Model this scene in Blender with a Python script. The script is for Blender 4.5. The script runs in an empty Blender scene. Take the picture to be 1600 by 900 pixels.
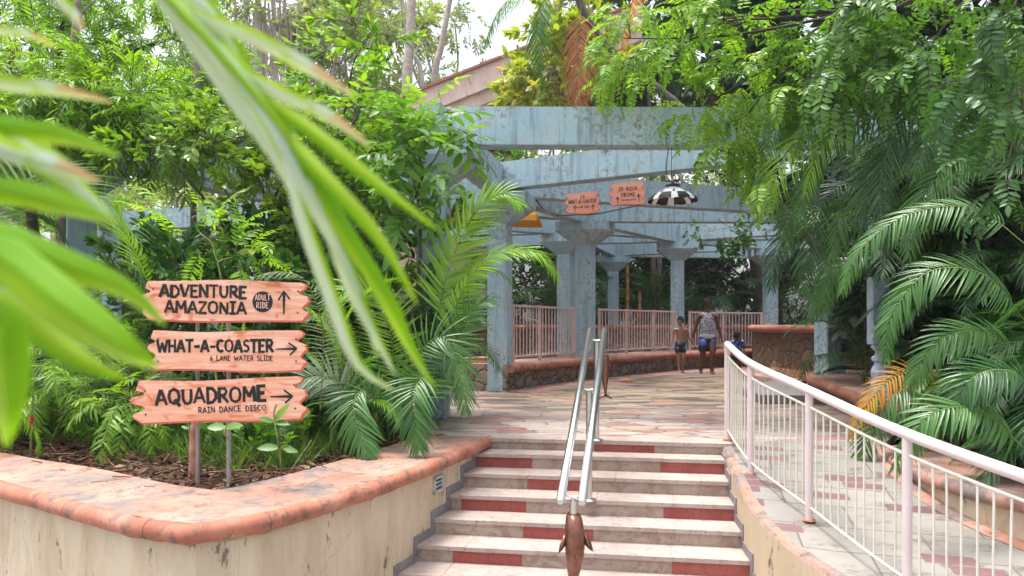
import bpy, bmesh, math, random
import numpy as np
from mathutils import Vector, Matrix, Euler
R = math.radians
scene = bpy.context.scene
col = scene.collection

# ------------------------------------------------------------------ camera, sky, sun, exposure
CH = 1.15                      # camera height above the upper deck
cd = bpy.data.cameras.new("camera"); cam = bpy.data.objects.new("camera", cd); col.objects.link(cam)
cam.location = (0, 0, CH); cam.rotation_euler = (R(90), 0, 0)
cd.sensor_width = 36; cd.lens = 27; cd.shift_y = 58/1600
cd.clip_start = 0.05; cd.clip_end = 2000
cd.dof.use_dof = True; cd.dof.focus_distance = 9.5; cd.dof.aperture_fstop = 3.3
scene.camera = cam
w = bpy.data.worlds.new("World"); scene.world = w; w.use_nodes = True
nt = w.node_tree; nt.nodes.clear()
sky = nt.nodes.new("ShaderNodeTexSky"); sky.sky_type = 'NISHITA'; sky.sun_disc = False
sky.sun_elevation = R(58); sky.sun_rotation = R(215); sky.dust_density = 6; sky.air_density = 1.0
hs = nt.nodes.new("ShaderNodeHueSaturation"); hs.inputs['Saturation'].default_value = 0.38
bg = nt.nodes.new("ShaderNodeBackground"); bg.inputs[1].default_value = 0.15
wo = nt.nodes.new("ShaderNodeOutputWorld")
nt.links.new(sky.outputs[0], hs.inputs['Color']); nt.links.new(hs.outputs[0], bg.inputs[0]); nt.links.new(bg.outputs[0], wo.inputs[0])
sd = bpy.data.lights.new("sun", 'SUN'); sd.energy = 1.3; sd.angle = R(14); sd.color = (1, .96, .9)
sun = bpy.data.objects.new("sun", sd); col.objects.link(sun)
# direction towards the sun: high, a little left and beyond the pergola
sunv = Vector((-.20, .02, .97)).normalized()
sun.rotation_euler = sunv.to_track_quat('Z', 'Y').to_euler(); sun.location = sunv*60
sky.sun_rotation = math.atan2(sunv.x, sunv.y); sky.sun_elevation = math.asin(sunv.z)
scene.view_settings.view_transform = 'Standard'; scene.view_settings.look = 'None'
scene.view_settings.exposure = 1.42; scene.view_settings.gamma = 1
cy = scene.cycles
cy.max_bounces = 6; cy.diffuse_bounces = 3; cy.glossy_bounces = 2; cy.transmission_bounces = 4; cy.transparent_max_bounces = 4
cy.use_denoising = True; cy.caustics_reflective = False; cy.caustics_refractive = False

# ------------------------------------------------------------------ placing helpers
def P(px, py, z):              # pixel of the photograph -> point on the level z
    Y = (CH-z)*1200/(py-508); return Vector(((px-800)*Y/1200, Y, z))
def D(px, py, Y):              # pixel -> point at depth Y
    return Vector(((px-800)*Y/1200, Y, CH-(py-508)*Y/1200))

WL = {}                        # world translation of every object, for parenting
def tag(o, label=None, cat=None, group=None, kind=None):
    if label: o['label'] = label
    if cat: o['category'] = cat
    if group: o['group'] = group
    if kind: o['kind'] = kind
    return o
def link(o, parent=None, at=None):
    col.objects.link(o)
    if parent is not None:
        o.parent = parent
        o.location = -WL.get(parent.name, Vector((0, 0, 0)))
        WL[o.name] = Vector((0, 0, 0))
        if at is not None: o.location = Vector(at); 
    elif at is not None:
        o.location = at; WL[o.name] = Vector(at)
    return o
def empty(name, loc, label, cat, group=None, rz=0):
    o = bpy.data.objects.new(name, None); o.empty_display_size = .2
    link(o, None, loc); o.rotation_euler.z = rz
    return tag(o, label, cat, group)
def structure(o): o['kind'] = 'structure'; return o

class MB:
    """collects shapes and links them as ONE mesh object"""
    def __init__(s): s.v = []; s.f = []; s.m = []; s.sm = []
    def add(s, vs, fs, mi=0, smooth=False):
        b = len(s.v); s.v += [tuple(p) for p in vs]
        for f in fs: s.f.append([b+i for i in f]); s.m.append(mi); s.sm.append(smooth)
    def box(s, c, d, rz=0, mi=0, rot=None):
        M = rot if rot is not None else Matrix.Rotation(rz, 3, 'Z')
        hx, hy, hz = d[0]/2, d[1]/2, d[2]/2
        vs = [Vector(c)+M@Vector((x, y, z)) for x in (-hx, hx) for y in (-hy, hy) for z in (-hz, hz)]
        s.add(vs, [(0,1,3,2),(4,6,7,5),(0,4,5,1),(2,3,7,6),(0,2,6,4),(1,5,7,3)], mi)
    def beam(s, a, b, wd, z0, z1, mi=0):
        a = Vector((a[0], a[1])); b = Vector((b[0], b[1])); t = (b-a).normalized(); n = Vector((-t.y, t.x))*wd/2
        q = [a-n, b-n, b+n, a+n]
        s.prism([(p.x, p.y) for p in q], z0, z1, mi)
    def prism(s, poly, z0, z1, mi=0, mtop=None):
        n = len(poly); vs = [(x, y, z0) for x, y in poly]+[(x, y, z1) for x, y in poly]
        ar = sum(poly[i][0]*poly[(i+1)%n][1]-poly[(i+1)%n][0]*poly[i][1] for i in range(n))
        if ar < 0: vs = [(x, y, z0) for x, y in poly[::-1]]+[(x, y, z1) for x, y in poly[::-1]]
        s.add(vs, [(i, (i+1)%n, n+(i+1)%n, n+i) for i in range(n)]+[tuple(range(n-1, -1, -1))], mi)
        s.add(vs[n:], [tuple(range(n))], mi if mtop is None else mtop)
    def strip(s, A, B, mi=0):  # sheet between two polylines
        n = len(A); s.add(list(A)+list(B), [(i, i+1, n+i+1, n+i) for i in range(n-1)], mi)
    def tube(s, pts, r, n=8, mi=0, cap=True, smooth=True):
        pts = [Vector(p) for p in pts]; rr = r if isinstance(r, (list, tuple)) else [r]*len(pts)
        vs = []; up = Vector((0, 0, 1))
        prev = None
        for i, p in enumerate(pts):
            t = (pts[min(i+1, len(pts)-1)]-pts[max(i-1, 0)])
            t = t.normalized() if t.length > 1e-9 else Vector((0, 0, 1))
            if prev is None:
                a = t.cross(up) if abs(t.z) < .95 else t.cross(Vector((1, 0, 0)))
            else: a = prev - t*prev.dot(t)
            a.normalize(); prev = a; b = t.cross(a)
            for k in range(n):
                an = 2*math.pi*k/n; vs.append(p+(a*math.cos(an)+b*math.sin(an))*rr[i])
        fs = [(i*n+k, i*n+(k+1)%n, (i+1)*n+(k+1)%n, (i+1)*n+k) for i in range(len(pts)-1) for k in range(n)]
        s.add(vs, fs, mi, smooth)
        if cap:
            s.add(vs[:n], [tuple(range(n-1, -1, -1))], mi); s.add(vs[-n:], [tuple(range(n))], mi)
    def lathe(s, c, prof, n=24, mi=0, smooth=True, axis=None):
        vs = []; M = axis if axis is not None else Matrix.Identity(3)
        for r, z in prof:
            for k in range(n):
                a = 2*math.pi*k/n; vs.append(Vector(c)+M@Vector((r*math.cos(a), r*math.sin(a), z)))
        s.add(vs, [(i*n+k, i*n+(k+1)%n, (i+1)*n+(k+1)%n, (i+1)*n+k) for i in range(len(prof)-1) for k in range(n)], mi, smooth)
    def sweep(s, prof, path, mi=0, smooth=True, caps=True, closed=True):
        """profile (offset to the right of travel, height) along a 3D path; mitred in plan"""
        path = [Vector(p) for p in path]; n = len(prof); vs = []
        for i, p in enumerate(path):
            a = path[max(i-1, 0)]; b = path[min(i+1, len(path)-1)]
            t0 = (p-a) if i > 0 else (b-p); t1 = (b-p) if i < len(path)-1 else (p-a)
            t0.z = t1.z = 0; t0.normalize(); t1.normalize(); t = (t0+t1).normalized()
            nr = Vector((t.y, -t.x, 0)); k = 1/max(.4, t.dot(t1))
            for o, z in prof: vs.append(p+nr*o*k+Vector((0, 0, z)))
        m = len(path)
        rg = n if closed else n-1
        s.add(vs, [(i*n+k, i*n+(k+1)%n, (i+1)*n+(k+1)%n, (i+1)*n+k) for i in range(m-1) for k in range(rg)], mi, smooth)
        if caps and closed: s.add(vs[:n], [tuple(range(n-1, -1, -1))], mi); s.add(vs[-n:], [tuple(range(n))], mi)
    def build(s, name, mats, parent=None, bevel=0, at=None, auto=None):
        me = bpy.data.meshes.new(name); me.from_pydata([tuple(v) for v in s.v], [], s.f)
        if not isinstance(mats, (list, tuple)): mats = [mats]
        for m in mats: me.materials.append(m)
        me.polygons.foreach_set("material_index", s.m); me.polygons.foreach_set("use_smooth", s.sm)
        me.update()
        o = bpy.data.objects.new(name, me); link(o, parent, at)
        if bevel:
            b = o.modifiers.new("bevel", 'BEVEL'); b.width = bevel; b.segments = 2; b.limit_method = 'ANGLE'; b.angle_limit = R(40)
        return o

def spline(pts, n=8):          # Catmull-Rom through points
    pts = [Vector(p) for p in pts]; out = []
    for i in range(len(pts)-1):
        p0 = pts[max(i-1, 0)]; p1 = pts[i]; p2 = pts[i+1]; p3 = pts[min(i+2, len(pts)-1)]
        for k in range(n):
            t = k/n
            out.append(.5*((2*p1)+(p2-p0)*t+(2*p0-5*p1+4*p2-p3)*t*t+(3*p1-3*p2+p3-p0)*t**3))
    out.append(pts[-1]); return out
def circ(r, n=10, cx=0, cz=0, sx=1): return [(cx+r*sx*math.cos(2*math.pi*k/n), cz+r*math.sin(2*math.pi*k/n)) for k in range(n)]

# ------------------------------------------------------------------ materials
class NT:
    def __init__(s, name):
        s.m = bpy.data.materials.new(name); s.m.use_nodes = True; s.t = s.m.node_tree; s.t.nodes.clear()
        s.out = s.n("ShaderNodeOutputMaterial"); s.b = s.n("ShaderNodeBsdfPrincipled"); s.l(s.b.outputs[0], s.out.inputs[0])
    def n(s, t, **k):
        o = s.t.nodes.new(t)
        for a, b in k.items(): setattr(o, a, b)
        return o
    def l(s, a, b): s.t.links.new(a, b)
    def pos(s, scale=(1, 1, 1), rot=(0, 0, 0), obj=False):
        if obj: src = s.n("ShaderNodeTexCoord").outputs['Object']
        else: src = s.n("ShaderNodeNewGeometry").outputs['Position']
        m = s.n("ShaderNodeMapping"); m.inputs['Scale'].default_value = scale; m.inputs['Rotation'].default_value = rot
        s.l(src, m.inputs[0]); return m.outputs[0]
    def noise(s, vec, scale=5, detail=5, rough=.6, dist=0):
        t = s.n("ShaderNodeTexNoise"); t.inputs['Scale'].default_value = scale; t.inputs['Detail'].default_value = detail
        t.inputs['Roughness'].default_value = rough; t.inputs['Distortion'].default_value = dist
        s.l(vec, t.inputs['Vector']); return t.outputs['Fac']
    def ramp(s, fac, stops, interp='LINEAR'):
        r = s.n("ShaderNodeValToRGB"); cr = r.color_ramp; cr.interpolation = interp
        while len(cr.elements) < len(stops): cr.elements.new(.5)
        for e, (p, c) in zip(cr.elements, stops):
            e.position = p; e.color = (c, c, c, 1) if isinstance(c, (int, float)) else (*c, 1)
        s.l(fac, r.inputs[0]); return r.outputs[0]
    def mix(s, fac, a, b, mode='MIX'):
        m = s.n("ShaderNodeMix", data_type='RGBA', blend_type=mode)
        for v, i in ((fac, 0), (a, 6), (b, 7)):
            if isinstance(v, (int, float)): m.inputs[i].default_value = v
            elif isinstance(v, tuple): m.inputs[i].default_value = (*v, 1)
            else: s.l(v, m.inputs[i])
        return m.outputs[2]
    def math(s, op, a, b=0.5):
        m = s.n("ShaderNodeMath", operation=op)
        for v, i in ((a, 0), (b, 1)):
            if isinstance(v, (int, float)): m.inputs[i].default_value = v
            else: s.l(v, m.inputs[i])
        return m.outputs[0]
    def bump(s, h, strength=.3, dist=.01):
        b = s.n("ShaderNodeBump"); b.inputs['Strength'].default_value = strength; b.inputs['Distance'].default_value = dist
        s.l(h, b.inputs['Height']); s.l(b.outputs[0], s.b.inputs['Normal'])
    def fin(s, color=None, rough=.8, metal=0, spec=.4):
        if color is not None:
            if isinstance(color, tuple): s.b.inputs['Base Color'].default_value = (*color, 1)
            else: s.l(color, s.b.inputs['Base Color'])
        if isinstance(rough, (int, float)): s.b.inputs['Roughness'].default_value = rough
        else: s.l(rough, s.b.inputs['Roughness'])
        s.b.inputs['Metallic'].default_value = metal; s.b.inputs['Specular IOR Level'].default_value = spec
        return s.m

def plain(name, c, rough=.6, metal=0, var=.12, scale=6, obj=False, spec=.4):
    t = NT(name); v = t.pos(obj=obj)
    n = t.noise(v, scale, 4)
    lo = tuple(x*(1-var) for x in c); hi = tuple(min(1, x*(1+var)) for x in c)
    cc = t.ramp(n, [(.3, lo), (.7, hi)]); t.bump(t.noise(v, scale*12, 2), .08, .003)
    return t.fin(cc, rough, metal, spec)

def painted_concrete():        # pale blue limewashed concrete with grime
    t = NT("blue_concrete"); v = t.pos()
    base = t.ramp(t.noise(v, 1.3, 6, .65), [(.25, (.27, .42, .51)), (.5, (.35, .50, .59)), (.75, (.47, .59, .64))])
    worn = t.ramp(t.noise(v, 4.2, 10, .8, .4), [(.50, 0.0), (.60, .65)])
    c = t.mix(worn, base, (.46, .49, .50))
    speck = t.ramp(t.noise(v, 13, 9, .85), [(.495, 0.0), (.58, .9)])
    mask = t.ramp(t.noise(v, 1.3, 5, .7), [(.45, 0.0), (.56, 1.0)])
    c = t.mix(t.math('MULTIPLY', speck, mask), c, (.17, .195, .20))
    vs = t.pos((6, 6, .5)); st = t.ramp(t.noise(vs, 1.5, 6, .7), [(.52, 0.0), (.66, .6)])
    c = t.mix(st, c, (.15, .19, .20))
    t.bump(t.noise(v, 25, 6, .7), .35, .008)
    return t.fin(c, .85, 0, .25)
def plaster(name, c1, c2, stain, dark=(.06, .055, .05)):
    t = NT(name); v = t.pos()
    c = t.ramp(t.noise(v, .9, 5, .6), [(.3, c1), (.7, c2)])
    vs = t.pos((2.0, 2.0, .55)); s1 = t.ramp(t.noise(vs, 1.6, 8, .75, .5), [(.42, 0.0), (.66, .8)])
    c = t.mix(s1, c, stain)
    vs2 = t.pos((7, 7, .8)); s2 = t.ramp(t.noise(vs2, 1.1, 8, .8, .8), [(.55, 0.0), (.68, .45)])
    c = t.mix(s2, c, (.42, .36, .27))
    sp = t.ramp(t.noise(t.pos((2.6, 2.6, 1.1)), 2.2, 9, .74), [(.60, 0.0), (.635, .8)])
    c = t.mix(sp, c, dark)
    cr = t.n("ShaderNodeTexVoronoi", feature='DISTANCE_TO_EDGE'); cr.inputs['Scale'].default_value = .8
    d = t.n("ShaderNodeMapping"); t.l(t.pos((1.3, 1.3, .6)), d.inputs[0])
    nn = t.n("ShaderNodeTexNoise"); nn.inputs['Scale'].default_value = 5; nn.inputs['Detail'].default_value = 6; t.l(v, nn.inputs['Vector'])
    mv = t.mix(.16, d.outputs[0], nn.outputs['Color'], 'ADD'); t.l(mv, cr.inputs['Vector'])
    crk = t.ramp(cr.outputs[0], [(0.0, .35), (.0035, 0.0)])
    c = t.mix(crk, c, (.18, .12, .08))
    t.bump(t.noise(v, 30, 5, .7), .25, .006)
    return t.fin(c, .85, 0, .25)
def terracotta():
    t = NT("terracotta_paint"); v = t.pos()
    c = t.ramp(t.noise(v, 2.2, 6, .65), [(.3, (.27, .09, .055)), (.5, (.40, .15, .095)), (.75, (.46, .24, .18))])
    w = t.ramp(t.noise(v, 6, 8, .75), [(.56, 0.0), (.68, .8)]); c = t.mix(w, c, (.55, .36, .16))
    g = t.ramp(t.noise(v, 8, 9, .8, .5), [(.505, 0.0), (.59, .85)]); c = t.mix(g, c, (.13, .09, .08))
    t.bump(t.noise(v, 22, 6, .7), .4, .008)
    return t.fin(c, .7, 0, .35)
def rim_top():
    t = NT("weathered_pink_cement"); v = t.pos()
    c = t.ramp(t.noise(v, 1.6, 6, .65), [(.3, (.38, .165, .115)), (.55, (.45, .24, .18)), (.75, (.42, .31, .25))])
    g = t.ramp(t.noise(v, 2.2, 9, .78, .6), [(.46, 0.0), (.56, .9)]); c = t.mix(g, c, (.19, .175, .165))
    g2 = t.ramp(t.noise(v, 7, 9, .82, .7), [(.51, 0.0), (.60, .8)]); c = t.mix(g2, c, (.12, .09, .085))
    t.bump(t.noise(v, 20, 6, .7), .35, .008)
    return t.fin(c, .8, 0, .3)
def rubble(name, cols, scale=3.2, mortar=(.05, .035, .03), bw=.05, stretch=(1, 1, 1.25)):
    t = NT(name); v = t.pos(stretch)
    nn = t.n("ShaderNodeTexNoise"); nn.inputs['Scale'].default_value = 3.5; t.l(v, nn.inputs['Vector'])
    vv = t.mix(.18, v, nn.outputs['Color'], 'ADD')
    a = t.n("ShaderNodeTexVoronoi"); a.inputs['Scale'].default_value = scale; t.l(vv, a.inputs['Vector'])
    b = t.n("ShaderNodeTexVoronoi", feature='DISTANCE_TO_EDGE'); b.inputs['Scale'].default_value = scale; t.l(vv, b.inputs['Vector'])
    sep = t.n("ShaderNodeSeparateColor"); t.l(a.outputs['Color'], sep.inputs[0])
    n = len(cols); c = t.ramp(sep.outputs[0], [((i+.5)/n, k) for i, k in enumerate(cols)])
    c = t.mix(t.ramp(t.noise(v, 14, 7, .7), [(.4, 0.0), (.75, .45)]), c, tuple(x*.5 for x in cols[0]))
    e = t.ramp(b.outputs[0], [(0.0, 0.0), (bw, 1.0)])
    c = t.mix(e, mortar, c)
    h = t.math('ADD', t.ramp(b.outputs[0], [(0.0, 0.0), (bw*2.2, .8), (.3, 1.0)]), t.math('MULTIPLY', t.noise(v, 12, 6), .5))
    t.bump(h, .9, .04)
    return t.fin(c, .85, 0, .3)
def deck_mat():
    t = NT("slate_crazy_paving"); v = t.pos((1.0, 2.9, 1), (0, 0, R(-7)))
    nn = t.n("ShaderNodeTexNoise"); nn.inputs['Scale'].default_value = 1.7; nn.inputs['Detail'].default_value = 3; t.l(v, nn.inputs['Vector'])
    vv = t.mix(.30, v, nn.outputs['Color'], 'ADD')
    a = t.n("ShaderNodeTexVoronoi", feature='F1', distance='CHEBYCHEV'); a.inputs['Scale'].default_value = 1.9; t.l(vv, a.inputs['Vector'])
    b = t.n("ShaderNodeTexVoronoi", feature='DISTANCE_TO_EDGE'); b.inputs['Scale'].default_value = 1.9; t.l(vv, b.inputs['Vector'])
    sep = t.n("ShaderNodeSeparateColor"); t.l(a.outputs['Color'], sep.inputs[0])
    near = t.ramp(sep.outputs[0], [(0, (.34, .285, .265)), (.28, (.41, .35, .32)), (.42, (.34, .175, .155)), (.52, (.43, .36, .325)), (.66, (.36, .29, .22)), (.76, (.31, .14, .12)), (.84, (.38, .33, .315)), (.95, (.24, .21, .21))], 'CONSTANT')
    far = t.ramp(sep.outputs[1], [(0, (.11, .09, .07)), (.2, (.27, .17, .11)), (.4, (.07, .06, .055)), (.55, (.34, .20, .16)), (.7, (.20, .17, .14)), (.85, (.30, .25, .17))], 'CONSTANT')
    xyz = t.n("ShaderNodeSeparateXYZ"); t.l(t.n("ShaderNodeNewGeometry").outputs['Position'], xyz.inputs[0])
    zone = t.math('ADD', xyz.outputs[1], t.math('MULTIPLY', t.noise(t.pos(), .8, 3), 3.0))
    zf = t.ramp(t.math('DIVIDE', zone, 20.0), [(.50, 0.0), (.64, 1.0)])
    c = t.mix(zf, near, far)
    c = t.mix(t.ramp(t.noise(t.pos((1, 2.4, 1)), 7, 8, .75), [(.5, 0.0), (.66, .55)]), c, (.16, .12, .11))
    c = t.mix(t.ramp(b.outputs[0], [(0.0, .9), (.045, 0.0)]), c, (.06, .045, .04))
    h = t.math('ADD', t.ramp(b.outputs[0], [(0, 0.0), (.06, 1.0)]), t.noise(v, 9, 7))
    t.bump(h, .45, .012)
    return t.fin(c, t.ramp(t.noise(v, 2, 4), [(.3, .45), (.7, .8)]), 0, .4)
def ramp_mat():
    t = NT("ramp_slabs"); v = t.pos((1, 1, 1), (0, 0, R(12)))
    def brick(w, h, off, ms):
        b = t.n("ShaderNodeTexBrick"); b.offset = off; b.inputs['Scale'].default_value = 1; b.inputs['Brick Width'].default_value = w
        b.inputs['Row Height'].default_value = h; b.inputs['Mortar Size'].default_value = ms
        b.inputs['Color1'].default_value = (0, 0, 0, 1); b.inputs['Color2'].default_value = (1, 1, 1, 1); b.inputs['Mortar'].default_value = (0, 0, 0, 1)
        b.inputs['Mortar Smooth'].default_value = .1
        t.l(v, b.inputs['Vector']); return b
    b1 = brick(.34, .15, .37, .006)
    m = t.ramp(b1.outputs['Color'], [(0, 0.0), (.80, 1.0)], 'CONSTANT')
    b2 = brick(.84, .42, .5, .007)
    g = t.ramp(b2.outputs['Color'], [(0, (.25, .235, .22)), (.5, (.30, .275, .245)), (1, (.235, .225, .215))])
    g = t.mix(t.ramp(t.noise(t.pos(), 2.3, 6, .7), [(.4, 0.0), (.65, .6)]), g, (.18, .17, .155))
    c = t.mix(b2.outputs['Fac'], g, (.13, .115, .10))
    pu = t.ramp(t.noise(t.pos(), 3, 5), [(.3, (.14, .075, .085)), (.7, (.21, .12, .125))])
    c = t.mix(m, c, pu)
    st = t.ramp(t.noise(t.pos((1, 2, 1)), 3.2, 7, .7, .4), [(.54, 0.0), (.62, .75)]); c = t.mix(st, c, (.12, .10, .075))
    t.bump(t.math('ADD', t.math('MULTIPLY', b2.outputs['Fac'], -1), t.noise(v, 18, 6)), .3, .006)
    return t.fin(c, .65, 0, .4)
def stone_tile(name, lo, hi, blot):
    t = NT(name); v = t.pos()
    c = t.ramp(t.noise(v, 1.7, 5, .6), [(.3, lo), (.7, hi)])
    c = t.mix(t.ramp(t.noise(v, 5.5, 7, .7, .8), [(.50, 0.0), (.57, .6)]), c, blot)
    c = t.mix(t.ramp(t.noise(v, 24, 7, .8), [(.54, 0.0), (.64, .55)]), c, tuple(x*.35 for x in blot))
    t.bump(t.noise(v, 35, 5, .7), .2, .004)
    return t.fin(c, .6, 0, .4)
def wood_sign():
    t = NT("salmon_sign_board"); v = t.pos((1.2, 1, 14))
    c = t.ramp(t.noise(v, 1.6, 6, .6, 1.2), [(.30, (.70, .27, .15)), (.5, (.80, .44, .31)), (.68, (.86, .58, .44))])
    k = t.ramp(t.noise(t.pos((1.5, 1, 3)), 3.2, 4, .5, 1.5), [(.56, 0.0), (.68, .85)]); c = t.mix(k, c, (.62, .13, .055))
    gr = t.ramp(t.noise(t.pos((2, 1, 60)), 2, 3), [(.5, 0.0), (.75, .3)]); c = t.mix(gr, c, (.65, .24, .13))
    return t.fin(c, .6, 0, .3)
def soil():
    t = NT("dark_soil"); v = t.pos()
    c = t.ramp(t.noise(v, 9, 8, .7), [(.3, (.018, .011, .008)), (.55, (.055, .032, .022)), (.75, (.12, .075, .05))])
    t.bump(t.noise(v, 12, 8, .75), 1, .05); return t.fin(c, .95, 0, .2)

M = {}
M['blue'] = painted_concrete()
M['cream'] = plaster("cream_plaster", (.55, .45, .32), (.62, .54, .43), (.40, .30, .19), (.07, .065, .06))
M['cream2'] = plaster("pale_cream_plaster", (0.496, 0.400, 0.272), (0.544, 0.456, 0.336), (0.440, 0.344, 0.248))
M['yellowblock'] = plaster("ochre_plaster", (.62, .44, .22), (.66, .50, .28), (.5, .36, .2))
M['terra'] = terracotta(); M['rim'] = rim_top()
M['rubble'] = rubble("rubble_stone", [(.30, .22, .17), (.38, .27, .18), (.25, .16, .12), (.42, .26, .19), (.40, .34, .27)], 3.6, (.09, .065, .05), .04)
M['rubble2'] = rubble("brown_rubble_stone", [(.44, .27, .17), (.56, .31, .19), (.40, .30, .21), (.60, .40, .27), (.46, .26, .17), (.36, .30, .25)], 3.3, (.09, .06, .045), .035)
M['seatstone'] = rubble("grey_rubble_stone", [(.22, .17, .14), (.30, .22, .17), (.26, .2, .17), (.33, .27, .22)], 4.2, (.05, .04, .035), .05)
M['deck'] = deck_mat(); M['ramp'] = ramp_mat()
M['tread'] = stone_tile("sandstone_tread", (0.37, 0.295, 0.265), (0.45, 0.37, 0.335), (0.320, 0.240, 0.216))
M['riser'] = stone_tile("sandstone_riser", (0.336, 0.264, 0.216), (0.432, 0.352, 0.296), (0.272, 0.168, 0.128))
M['red'] = stone_tile("red_riser_tile", (.30, .065, .055), (.36, .105, .085), (.25, .06, .05))
M['slate'] = stone_tile("grey_slate_trim", (.19, .175, .19), (.27, .25, .26), (.14, .13, .13))
M['steel'] = plain("brushed_steel", (.62, .62, .62), .28, 1, .06, 20)
M['white_paint'] = plain("white_pink_rail_paint", (0.629, 0.535, 0.535), .45, 0, .06, 3)
M['cream_paint'] = plain("cream_baluster_paint", (.66, .62, .55), .5, 0, .08, 8)
M['pink_paint'] = plain("dusty_pink_fence_paint", (.60, .43, .42), .55, 0, .15, 4)
M['wood'] = wood_sign()
M['wood_edge'] = plain("red_sign_edge", (.60, .13, .09), .6)
M['black'] = plain("black_paint", (.012, .012, .012), .5)
M['bolt'] = plain("dark_bolt", (.12, .09, .08), .5, .5)
M['grey_post'] = plain("grey_metal_post", (.30, .29, .27), .6, .2, .2)
M['bronze'] = plain("bronze", (.22, .105, .075), .34, .75, .35, 14)
M['soil'] = soil()
M['pinkroof'] = plaster("pink_fascia", (.72, .53, .49), (.78, .62, .58), (.62, .42, .38), (.25, .18, .15))
M['soffit'] = plain("brown_soffit", (.30, .10, .055), .8)
M['yellow'] = plain("ochre_panel", (.80, .38, .04), .6)
M['bamboo'] = plain("bamboo_cane", (.34, .16, .04), .45, 0, .3, 5)
M['white'] = plain("white_enamel", (.75, .76, .78), .35)
M['totem'] = plain("pale_blue_cast_paint", (.42, .50, .62), .55, 0, .15, 9)
M['bark'] = plain("pale_bark", (.20, .165, .13), .9, 0, .4, 9)
M['bark_dark'] = plain("dark_bark", (.06, .045, .035), .9, 0, .4, 9)
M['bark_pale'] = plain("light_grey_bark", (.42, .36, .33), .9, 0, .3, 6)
M['palm_stem'] = plain("green_cane_stem", (.16, .21, .06), .5, 0, .5, 7)
M['rubber'] = plain("black_rubber", (.02, .02, .022), .45)
M['asphalt'] = plain("grey_lower_paving", (.26, .24, .22), .85)
M['flower'] = plain("red_bracts", (.55, .02, .02), .45)
M['stump'] = plain("pink_dry_sheath", (.34, .17, .12), .8, 0, .4, 12)
M["bark_mid"] = plain("grey_brown_ringed_bark", (.10, .085, .07), .9, 0, .4, 9)

# ------------------------------------------------------------------ levels of the stair
UU = Vector((.986, -.167)); NN = Vector((-.167, -.986))      # along a step / down the flight
SL0 = Vector((-.29, 7.85)); SR0 = Vector((2.03, 7.46))
G = [0, .28]+[.28+.33*k for k in range(1, 11)]
ZS = [0, -.11]+[-.11-.135*k for k in range(1, 10)]           # tread tops; the last tread is just above the plaza
ZP = ZS[-1]-.135                                              # lower plaza
wallL = [(-.25, 7.95), (-.31, 7.8), (-.42, 7.4), (-.56, 6.97), (-.90, 5.97), (-1.22, 5.24), (-1.53, 4.70), (-1.70, 4.56), (-1.83, 4.44), (-2.0, 4.50), (-2.23, 4.60), (-2.85, 5.02), (-3.79, 5.69), (-6.0, 7.3), (-9.5, 9.6)]
innerL = [(-1.01, 7.75), (-1.10, 7.45), (-1.35, 6.76), (-1.62, 6.08), (-1.86, 5.59), (-2.08, 5.33), (-2.56, 5.59), (-3.32, 6.13), (-4.44, 6.80), (-6.6, 8.3), (-9.9, 10.3)]
wallR = [(2.07, 7.62), (2.02, 7.3), (1.96, 6.95), (1.89, 6.45), (1.83, 5.9), (1.83, 5.4), (1.94, 4.9), (2.12, 4.45), (2.42, 3.7), (2.8, 2.9), (3.3, 1.9), (3.9, .8)]
def zramp(y): return 0 if y > 7.62 else max(ZP, -.143*(7.62-y))

# ground
b = MB(); b.prism([(-140, -60), (140, -60), (140, 160), (-140, 160)], ZP-.3, ZP); structure(b.build("lower_plaza", M['asphalt']))
b = MB()
up = [(-.6, 7.9), (-.9, 6.6), (-1.6, 5.6), (-2.1, 5.1), (-3.3, 5.9), (-6, 7.7), (-9.5, 10), (-30, 22), (-130, 80), (-130, 150), (130, 150), (130, -30), (14, -6), (6.5, 1.6), (4.9, 3.4), (4.2, 4.8), (4.2, 8.2)]
b.prism(up, ZP+.01, -.16); structure(b.build("ground", M['soil']))
# deck
b = MB()
deck = [(SL0.x+.03, SL0.y), (SR0.x, SR0.y), (2.14, 7.62), (3.72, 7.62), (4.1, 8.2), (5.4, 12), (7.0, 14.4), (12, 15), (12, 27), (-5, 27), (-5, 14.2), (-1.3, 9.6), (-1.02, 7.72)]
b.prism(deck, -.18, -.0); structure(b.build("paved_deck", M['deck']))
# smooth pink margin at the foot of the bench
# ramp
ys = [7.62-.25*i for i in range(0, 32)]
from bisect import bisect
def interp(pts, y):           # x at y for a polyline whose y decreases
    for (x0, y0), (x1, y1) in zip(pts[:-1], pts[1:]):
        if y1 <= y <= y0: return x0+(x1-x0)*(y0-y)/max(1e-6, y0-y1)
    return pts[-1][0] if y < pts[-1][1] else pts[0][0]
rightR = [(3.78, 8.3), (3.66, 7.62), (3.46, 6.9), (3.36, 6.3), (3.36, 5.8), (3.45, 5.4), (3.65, 4.9), (4.0, 4.2), (4.5, 3.4), (5.2, 2.4), (6.0, 1.3), (6.6, -.2)]
A = [Vector((interp(wallR, y)+.02, y, zramp(y)-.001)) for y in ys]; B = [Vector((interp(rightR, y)+.05, y, zramp(y)-.001)) for y in ys]
b = MB(); b.strip(A, B)
b.strip([p-Vector((0, 0, .12)) for p in A], [p-Vector((0, 0, .12)) for p in B])
structure(b.build("ramp_path", M['ramp']))
# pink painted margin of the ramp
A = [Vector((interp(rightR, y)-.15, y, zramp(y)+.004)) for y in ys]; B = [Vector((interp(rightR, y)+.02, y, zramp(y)+.004)) for y in ys]
b = MB(); b.strip(A, B); structure(b.build("painted_ramp_margin", M['rim']))

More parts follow.
